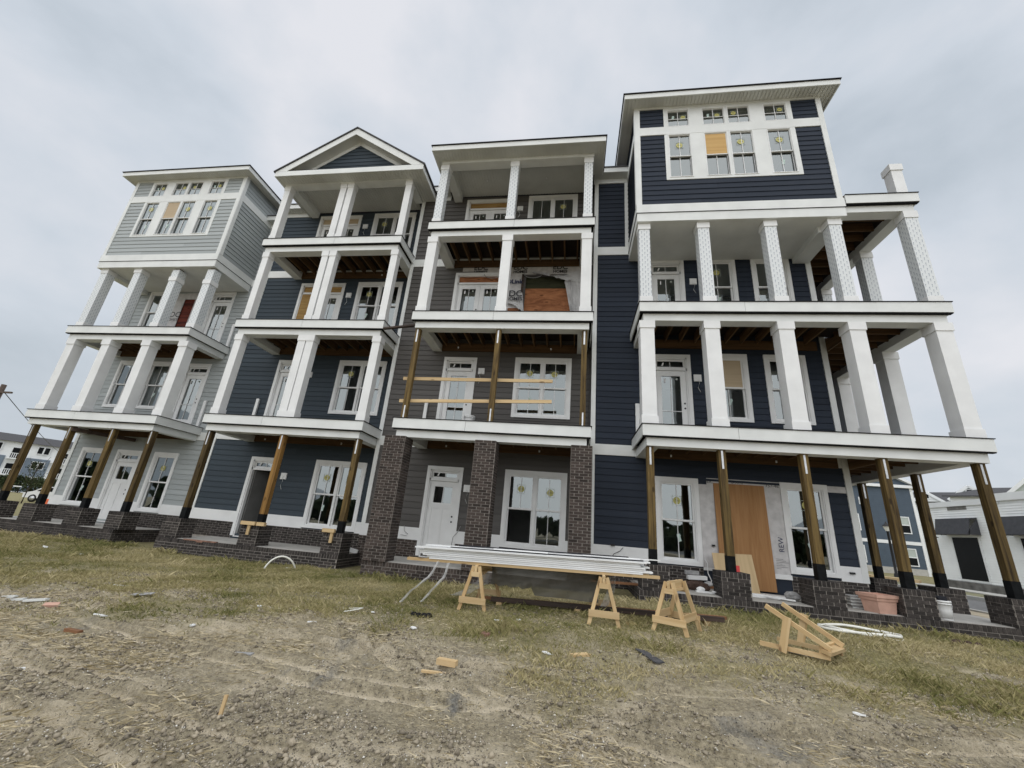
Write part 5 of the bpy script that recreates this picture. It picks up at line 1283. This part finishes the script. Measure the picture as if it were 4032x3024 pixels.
def stones(name, n, smin, smax, pw, thr, seed, cols, label):
    r = np.random.default_rng(seed)
    x = r.uniform(-9, 7.5, n*4); y = 1.5+7.0*r.random(n*4)**1.3
    k = r.random(n*4) < (1-.8*grass_mask(x, y))*(.05+.95*sstep((fbm(x*1.3, y*1.3, 4, 44)-thr)/.14))*np.clip(1+rut(x, y)*1.2, .03, 1.8); x, y = x[k][:n], y[k][:n]; n = len(x)
    s = smin+(smax-smin)*r.random(n)**pw
    base = np.array([[1, 0, 0], [0, 1, 0], [-1, 0, 0], [0, -1, 0], [0, 0, .75], [0, 0, -.6]])
    v = base[None]*s[:, None, None]*r.uniform(.55, 1.35, (n, 6, 1))+r.normal(size=(n, 6, 3))*s[:, None, None]*.14; a = r.uniform(0, 6.28, n); ca, sa = np.cos(a)[:, None], np.sin(a)[:, None]
    vx = v[..., 0]*ca-v[..., 1]*sa; vy = v[..., 0]*sa+v[..., 1]*ca
    v = np.stack([vx+x[:, None], vy+y[:, None], v[..., 2]+(ground_h(x, y)+s*.2)[:, None]], -1)
    f = np.array([[0, 1, 4], [1, 2, 4], [2, 3, 4], [3, 0, 4], [1, 0, 5], [2, 1, 5], [3, 2, 5], [0, 3, 5]])
    F = (np.arange(n)[:, None, None]*6+f[None]).reshape(-1, 3)
    me = bpy.data.meshes.new(name); me.vertices.add(n*6); me.vertices.foreach_set('co', v.astype(np.float32).ravel())
    me.loops.add(F.size); me.loops.foreach_set('vertex_index', F.astype(np.int32).ravel()); me.polygons.add(len(F))
    me.polygons.foreach_set('loop_start', np.arange(0, F.size, 3, dtype=np.int32)); me.polygons.foreach_set('loop_total', np.full(len(F), 3, dtype=np.int32)); me.update(calc_edges=True)
    t = np.repeat(r.random(n), 6); at = me.attributes.new('tint', 'FLOAT', 'POINT'); at.data.foreach_set('value', t.astype(np.float32))
    mat_tint(name+'_tint', cols, .95); me.materials.append(MATS[name+'_tint'])
    o = link(name, me); o['kind'] = 'stuff'; o['label'] = label
stones('gravel', 60000, .003, .009, 1.5, .42, 5, [(.12, .105, .09), (.22, .195, .16), (.38, .33, .26), (.52, .48, .41), (.78, .76, .70)], 'fine pebbles on the dirt')
stones('soil_clods', 30000, .006, .026, 3.0, .47, 6, [(.14, .122, .095), (.27, .235, .18), (.42, .365, .275)], 'crumbly clods of soil thrown up by tyres')

# ================================================================== surroundings
def pol(az, d): return (d*math.sin(math.radians(az)), d*math.cos(math.radians(az)))
def leaf_cloud(name, parent, centers, n, size, mat, seed):
    r = np.random.default_rng(seed); C_ = np.array([c[:3] for c in centers]); R_ = np.array([c[3:] for c in centers])
    i = r.integers(0, len(C_), n); d = r.normal(size=(n, 3)); d /= np.linalg.norm(d, axis=1)[:, None]
    p = C_[i]+d*R_[i]*(r.random(n)**.4)[:, None]
    u = r.normal(size=(n, 3)); u /= np.linalg.norm(u, axis=1)[:, None]; w = np.cross(u, r.normal(size=(n, 3))); w /= np.linalg.norm(w, axis=1)[:, None]
    s = size*r.uniform(.5, 1.3, n)[:, None]
    v = np.stack([p-u*s, p+w*s*.6, p+u*s, p-w*s*.6], 1)
    me = bpy.data.meshes.new(name); me.from_pydata(v.reshape(-1, 3).tolist(), [], (np.arange(n)[:, None]*4+np.arange(4)).tolist())
    t = np.repeat(r.random(n), 4); at = me.attributes.new('tint', 'FLOAT', 'POINT'); at.data.foreach_set('value', t.astype(np.float32)); me.materials.append(MATS[mat])
    return link(name, me, parent)
mat_tint('leaves_dark', [(.018, .03, .014), (.04, .055, .022), (.07, .085, .035)])
mat_tint('leaves_autumn', [(.03, .03, .016), (.07, .055, .025), (.10, .08, .035)])
mat_plain('bark', (.07, .055, .045), .9, .2, 8, .6, 30, stretch=(1, 1, .2))
mat_plain('clap_blue', (.065, .092, .125), .6, .04, 2)
mat_plain('clap_white', (.90, .92, .92), .6, .04, 1)
mat_plain('far_white', (.80, .82, .83), .6, .03, 1); mat_plain('far_navy', (.05, .065, .10), .6, .05, 1); mat_plain('far_slate', (.16, .20, .25), .6, .05, 1)
mat_plain('stone_base', (.17, .165, .155), .9, .2, 3, .5, 12)
mat_plain('awning', (.055, .057, .065), .7, .08, 6); mat_plain('car_paint', (.72, .73, .74), .25, .02, spec=.6); mat_plain('orange_plastic', (.85, .17, .05), .5, .05); mat_plain('dark_window', (.008, .009, .010), .25, .05, spec=.10); mat_plain('blind', (.45, .50, .47), .6, .03); mat_plain('tyre', (.02, .02, .02), .8, .1); mat_plain('lamp_glass', (.75, .75, .7), .3, .02); mat_plain('pole_wood', (.10, .075, .06), .9, .2, 8, stretch=(1, 1, .1))
def far_window(parent, x0, x1, z0, z1, y, f=.08, blind=True, nx=None, munt=True):
    """double hung window on a wall facing -Y at plane y (parent-local)"""
    mb = MB().box(x0, x0+f, y-.06, y+.02, z0, z1).box(x1-f, x1, y-.06, y+.02, z0, z1).box(x0+f, x1-f, y-.06, y+.02, z1-f, z1).box(x0+f, x1-f, y-.06, y+.02, z0, z0+f)
    if munt: mb.box(x0+f, x1-f, y-.05, y+.02, (z0+z1)/2-.04, (z0+z1)/2+.04)
    w = part('window', mb, 'far_white', parent)
    part('pane', MB().box(x0+f, x1-f, y-.02, y-.005, z0+f, (z0+z1)/2-.04 if munt else z1-f), 'dark_window', w)
    if munt: part('pane', MB().box(x0+f, x1-f, y-.021, y-.006, (z0+z1)/2+.04, z1-f), 'blind' if blind else 'dark_window', w)
    return w
def clapboards(parent, x0, x1, z0, z1, y, m, st=.18, name='siding'):
    mb = MB(); z = z0
    while z < z1-.01:
        e = min(z+st, z1); mb.prism([(x0, y, z), (x0, y-.034, z), (x0, y-.006, e), (x0, y, e)], (x1-x0, 0, 0)); z += st
    return part(name, mb, m, parent)
# --- blue house beyond the street (local frame, wall facing -Y)
bh = thing('house', (21.5, 46.0, 0), 'slate blue gabled three storey house seen between the right posts', 'house', local=True)
part('wall', MB().box(0, 11.2, 0, 10, 0, 8.3), 'clap_blue', bh); clapboards(bh, 0, 11.0, .75, 8.0, 0, 'clap_blue', .17)
part('base', MB().box(-.02, 11.22, -.05, .0, 0, .75), 'pavement', bh)
part('belt_board', MB().box(0, 11.05, -.06, 0, 2.82, 3.12), 'far_white', bh); part('corner_board', MB().box(11.0, 11.24, -.07, .2, 0, 8.3), 'far_white', bh)
part('cornice', MB().box(-.3, 11.6, -.30, 0, 8.05, 8.32), 'far_white', bh)
gb = part('gable', MB().prism([(-.2, -.05, 8.32), (11.4, -.05, 8.32), (5.6, -.05, 11.1)], (0, 10, 0)), 'clap_blue', bh)
part('roof', MB().prism([(-.6, -.4, 8.25), (5.6, -.4, 11.25), (5.6, -.4, 11.05), (-.6, -.4, 8.0)], (0, 10.8, 0)).prism([(5.6, -.4, 11.25), (11.9, -.4, 8.25), (11.9, -.4, 8.0), (5.6, -.4, 11.05)], (0, 10.8, 0)), 'far_white', bh)
for x in (1.6, 4.4, 6.8, 9.2):
    far_window(bh, x-.45, x+.45, 6.25, 6.95, -.03, munt=False)
    part('hood', MB().prism([(x-.35, -.03, 6.85), (x-.35, -.30, 6.58), (x-.35, -.26, 6.55), (x-.35, -.03, 6.8)], (.7, 0, 0)), 'dark_window', bh)
for x in (1.7, 5.6, 9.9):
    far_window(bh, x-.5, x+.5, 3.80, 5.35, -.03); far_window(bh, x-.5, x+.5, .95, 2.50, -.03)
# --- white shop along the street: wall faces -X
def facing_left(t): t.rotation_euler = (0, 0, -math.pi/2); return t    # local -Y -> world -X
ws = facing_left(thing('shop', (21.35, 29.2, 0), 'white clapboard shop building with dark awnings across the street', 'building', local=True))
part('wall', MB().box(0, 14, .0, 12, .55, 4.75), 'clap_white', ws); clapboards(ws, 0, 14, .62, 4.55, 0, 'clap_white', .125)
part('base', MB().box(-.03, 14.03, -.06, 12, -.1, .58), 'stone_base', ws); part('parapet', MB().box(-.1, 4.55, -.10, .12, 4.50, 4.78).box(4.56, 14.1, -.13, .12, 4.62, 4.98), 'far_white', ws)
part('raw_patch', MB().box(1.5, 2.7, -.045, -.032, 4.30, 4.48), 'stone_base', ws, None, 'bare patch below the parapet')
for i, x in enumerate((1.25, 5.05, 8.85)):
    aw = part('awning', MB().prism([(x-.25, -.03, 3.86), (x-.25, -.42, 3.82), (x-.25, -.60, 2.98), (x-.25, -.56, 2.95), (x-.25, -.38, 3.74), (x-.25, -.03, 3.78)], (2.15, 0, 0)).prism([(x-.25, -.03, 3.80), (x-.25, -.74, 2.97), (x-.25, -.03, 2.97)], (.02, 0, 0)).prism([(x+1.88, -.03, 3.80), (x+1.88, -.74, 2.97), (x+1.88, -.03, 2.97)], (.02, 0, 0)), 'awning', ws)
    w = part('window', MB().box(x, x+1.75, -.05, .0, .62, 2.95), 'far_white', ws); part('pane', MB().box(x+.1, x+1.65, -.06, -.045, .72, 2.85), 'dark_window', w)
    l = part('wall_lamp', MB().tube([(x-.55, -.05, 2.98), (x-.55, -.25, 3.12), (x-.55, -.42, 3.0), (x-.55, -.45, 2.9)], .03, 6).lathe([(.0, .1), (.06, .09), (.2, 0)], (x-.55, -.45, 2.8), 10), 'black_metal', ws)
# --- houses behind the shop (roofs above it)
def roof_house(az, d, wid, ze, zr, label, m='clap_white', gable=True):
    x, y = pol(az, d); t = thing('house', (x, y, 0), label, 'house', local=True, rotz=math.radians(-az))
    part('wall', MB().box(-wid/2, wid/2, 0, 9, 0, ze), m, t)
    part('roof', MB().prism([(-wid/2-.5, -.5, ze-.1), (-wid/2+2.5, 4.5, zr), (wid/2-2.5, 4.5, zr), (wid/2+.5, -.5, ze-.1)], (0, .01, .12)).prism([(-wid/2-.5, 9.5, ze-.1), (-wid/2+2.5, 4.5, zr), (wid/2-2.5, 4.5, zr), (wid/2+.5, 9.5, ze-.1)], (0, .01, .12)), 'roof_shingle', t)
    return t
t = roof_house(38.0, 75, 16, 8.6, 10.2, 'white house with grey roof behind the shop, left of the small gable')
def front_gable(t, cx, w, z0, z1, m):
    part('gable', MB().prism([(cx-w/2, -.8, z0), (cx+w/2, -.8, z0), (cx, -.8, z1)], (0, 4, 0)), m, t)
    part('rake_board', MB().bar((cx-w/2-.3, -.9, z0-.1), (cx, -.9, z1+.15), .2, .3).bar((cx, -.9, z1+.15), (cx+w/2+.3, -.9, z0-.1), .2, .3), 'far_white', t)
    w_ = part('window', MB().box(cx-.35, cx+.35, -.88, -.8, z0+.3, z0+1.2), 'far_white', t); part('pane', MB().box(cx-.2, cx+.2, -.9, -.885, z0+.4, z0+1.1), 'dark_window', w_)
front_gable(t, 1.7, 3.3, 8.9, 10.3, 'blind'); front_gable(t, -2.1, 2.4, 8.6, 9.6, 'far_white')
t = roof_house(43.0, 62, 11, 8.0, 9.2, 'white house with steep front gable at the right edge behind the shop'); front_gable(t, .2, 3.6, 7.8, 9.6, 'blind')
x, y = pol(38.4, 95); tr = thing('tree', (x, y, 0), 'dark round tree showing above the roofs behind the shop', 'tree')
part('trunk', MB().tube([(x, y, 0), (x+.2, y, 4), (x, y, 8)], [.35, .3, .2], 7), 'bark', tr); leaf_cloud('crown', tr, [(x-1.3, y, 10.4, 1.6, 1.6, 1.0), (x+.5, y, 11.0, 1.7, 1.6, 1.1), (x+2.0, y, 10.5, 1.2, 1.3, .9), (x, y, 9.5, 2.4, 2, 1.0)], 2600, .17, 'leaves_autumn', 3)
# --- street lamp
x, y = pol(33.0, 44); x -= 0; lp = thing('street_lamp', (x, y, 0), 'black post street lamp with lantern before the blue house', 'street lamp')
part('post', MB().lathe([(.16, 0), (.16, .35), (.09, .5), (.075, 3.35), (.10, 3.4)], (x, y, 0), 12), 'black_metal', lp)
part('lantern', MB().lathe([(.12, 3.42), (.26, 3.75)], (x, y, 0), 6, smooth=False), 'lamp_glass', lp); part('lantern_roof', MB().lathe([(.30, 3.75), (.27, 3.8), (.08, 3.98), (.05, 4.08), (0, 4.12)], (x, y, 0), 8), 'black_metal', lp)
# --- ground-level odds right
o = link('lumber_pile', MB().box(-1.9, 1.9, -.5, .5, 0, .45).mesh('lumber_pile', 'ply_tan')); o.location = (17.0*.98, 27.5, .05); o.rotation_euler = (0, 0, -.7); tag(o, 'long low pile of tan lumber behind the navy house porch', 'lumber')
cx_, cy_ = 20.5, 36.0
# --- apartments at the far left, wall facing the camera
ax, ay = pol(-57.5, 138); ap = thing('apartment_building', (ax, ay, 0), 'long white and blue apartment block beyond the hedge at far left', 'apartment building', local=True, rotz=math.radians(54))
part('wall', MB().box(-14, 9.5, 0, 12, 0, 10.0), 'far_white', ap); part('roof', MB().prism([(-14.6, -.8, 10.0), (-14.6, 6, 12.0), (-14.6, 12.8, 10.0)], (24.6, 0, 0)), 'roof_shingle', ap)
for x0, x1, m, z1 in ((-13.9, -10.2, 'far_navy', 6.6), (-7.6, -3.2, 'far_slate', 7.0), (-.2, 3.4, 'far_slate', 7.0), (6.2, 9.4, 'far_navy', 7.2)):
    part('bay', MB().box(x0, x1, -.25, 0, 0, z1), m, ap)
for xc in (-12.0, -5.4, 1.6, 7.8):
    for z in (1.6, 4.8, 8.0):
        for dx in (-.75, .25): far_window(ap, xc+dx, xc+dx+.95, z, z+1.6, -.26, .1, munt=False)
for xc in (-8.9, -1.7, 4.8):
    for z in (0.0, 3.3, 6.6):
        bal = part('balcony', MB().box(xc-1.25, xc+1.25, -1.6, 0, z-.2, z).box(xc-1.25, xc+1.25, -1.6, -1.5, z+.95, z+1.05), 'far_white', ap)
        for k in range(9): part('baluster', MB().box(xc-1.2+k*.29, xc-1.1+k*.29, -1.58, -1.52, z, z+.95), 'far_white', bal)
        part('balcony_door', MB().box(xc-.9, xc+.9, -.08, 0, z+.05, z+2.2), 'dark_window', ap)
hx = []
for i in range(9):
    az = -61+i*.95; x, y = pol(az, 118+rnd.uniform(-2, 2)); r_ = rnd.uniform(1.7, 2.3)
    sb = thing('shrub', (x, y, 0), 'dark evergreen shrub in the far hedge, %s from the left' % ('first', 'second', 'third', 'fourth', 'fifth', 'sixth', 'seventh', 'eighth', 'ninth')[i], 'shrub', 'hedge before the far apartments')
    part('stem', MB().tube([(x, y, 0), (x, y, 1.2)], .12, 6), 'bark', sb); leaf_cloud('foliage', sb, [(x, y, 1.3, r_, r_, 1.3), (x+rnd.uniform(-1, 1), y, 2.2, 1.2, 1.2, .9)], 700, .22, 'leaves_dark', 60+i)
x, y = pol(-56.7, 52); tr = thing('tree', (x, y, 0), 'thin young tree with sparse dark leaves by the far road', 'tree')
mb = MB().tube([(x, y, 0), (x+.05, y, 1.0), (x, y, 2.2), (x+.1, y, 3.4)], [.06, .05, .04, .02], 6)
for i in range(9):
    a = i*2.4; z = 1.0+.25*i; mb.tube([(x, y, z), (x+.45*math.cos(a), y+.45*math.sin(a), z+.4), (x+.6*math.cos(a), y+.6*math.sin(a), z+.8)], [.02, .015, .008], 5)
part('trunk', mb, 'bark', tr); leaf_cloud('crown', tr, [(x, y, 2.4, .7, .7, 1.1), (x+.3, y+.2, 1.8, .5, .5, .6), (x-.3, y, 2.9, .4, .4, .5)], 700, .055, 'leaves_dark', 8)
# --- parked white car, mostly hidden by the grey house
x, y = pol(-54.6, 58); car = thing('parked_car', (x, y, .02), 'white parked car partly hidden behind the light grey house corner', 'car', local=True, rotz=math.radians(18))
prof = [(-2.2, .35), (-2.25, .75), (-1.5, .95), (-.75, 1.42), (.9, 1.45), (1.7, 1.0), (2.2, .9), (2.25, .4)]
bd = MB().prism([(a, -.85, b) for a, b in prof][::-1], (0, 1.7, 0)); part('body', bd, 'car_paint', car)
part('side_window', MB().prism([(-1.25, -.86, .98), (-.68, -.86, 1.34), (.80, -.86, 1.36), (1.35, -.86, 1.02)][::-1], (0, -.01, 0)), 'dark_window', car)
part('windscreen', MB().prism([(-1.50, -.72, .975), (-.80, -.66, 1.40), (-.80, .66, 1.40), (-1.50, .72, .975)], (-.02, 0, .02)), 'dark_window', car)
for a in (-1.4, 1.4):
    for b in (-.86, .70):
        w = part('wheel', MB().tube([(a, b, .33), (a, b+.16, .33)], .33, 16), 'tyre', car); part('rim', MB().tube([(a, b-.01, .33), (a, b+.02, .33)], .2, 12), 'strap_metal', w)
for b in (-.55, .55): part('headlight', MB().box(-2.27, -2.2, b-.18, b+.18, .62, .74), 'lamp_glass', car)
x, y = pol(-55.35, 44); solo('traffic_barrel', MB().lathe([(.0, 0), (.30, 0), (.30, .06), (.22, .07), (.20, .45), (.17, .62), (.0, .63)], (x, y, 0), 14), 'orange_plastic', 'orange safety barrel beside the white car', 'barrel')
x, y = pol(-57.9, 60); sg = thing('sign_post', (x, y, 0), 'white post with short arm by the far road', 'sign post'); part('post', MB().box(x-.06, x+.06, y-.06, y+.06, 0, 1.62), 'far_white', sg); part('arm', MB().bar((x-.05, y, 1.25), (x+.75, y+.5, 1.25), .09, .09), 'far_white', sg)
x, y = pol(-59.6, 64); solo('utility_cabinet', MB().box(x-.35, x+.35, y-.3, y+.3, 0, .75).box(x-.38, x+.38, y-.33, y+.33, .75, .8), 'dark_window', 'dark utility cabinet by the far road', 'cabinet')
x, y = pol(-60.9, 40); up = thing('utility_pole', (x, y, 0), 'leaning brown wooden utility pole at the left edge', 'utility pole')
part('pole', MB().tube([(x, y, 0), (x+.05, y+.05, 7.15)], [.16, .12], 10), 'pole_wood', up); part('crossarm', MB().box(x-.05, x+1.0, y-.05, y+.05, 6.6, 6.7), 'pole_wood', up)
x2, y2 = pol(-52, 110); a = Vector((x+.1, y, 6.85)); b = Vector((x2, y2, 7.5))
pts = [tuple(a.lerp(b, i/14)+Vector((0, 0, -2.6*math.sin(math.pi*i/14)))) for i in range(15)]; solo('power_line', MB().tube(pts, .022, 5), 'black_metal', 'sagging power line running from the utility pole', 'power line')
# --- woods behind the photographer, seen only mirrored in the panes
mb_c = []
for i in range(26):
    a = math.radians(100+i*6.6); d = 55+rnd.uniform(-6, 10); x, y = d*math.sin(a), d*math.cos(a); mb_c.append((x, y, rnd.uniform(1.5, 2.4), 4.5, 4.5, rnd.uniform(1.4, 2.6)))
o = leaf_cloud('distant_wood', None, mb_c, 16000, .7, 'leaves_dark', 99); o['kind'] = 'stuff'; o['label'] = 'belt of trees behind the viewpoint'

# ------------------------------------------------------------------ lettering to plain meshes
bpy.context.view_layer.update()
_dg = bpy.context.evaluated_depsgraph_get()
for o in [q for q in SC.objects if q.type == 'FONT']:
    me = bpy.data.meshes.new_from_object(o.evaluated_get(_dg))
    n = bpy.data.objects.new('lettering', me); COL.objects.link(n); n.parent = o.parent; n.location = o.location; n.rotation_euler = o.rotation_euler
    bpy.data.objects.remove(o)
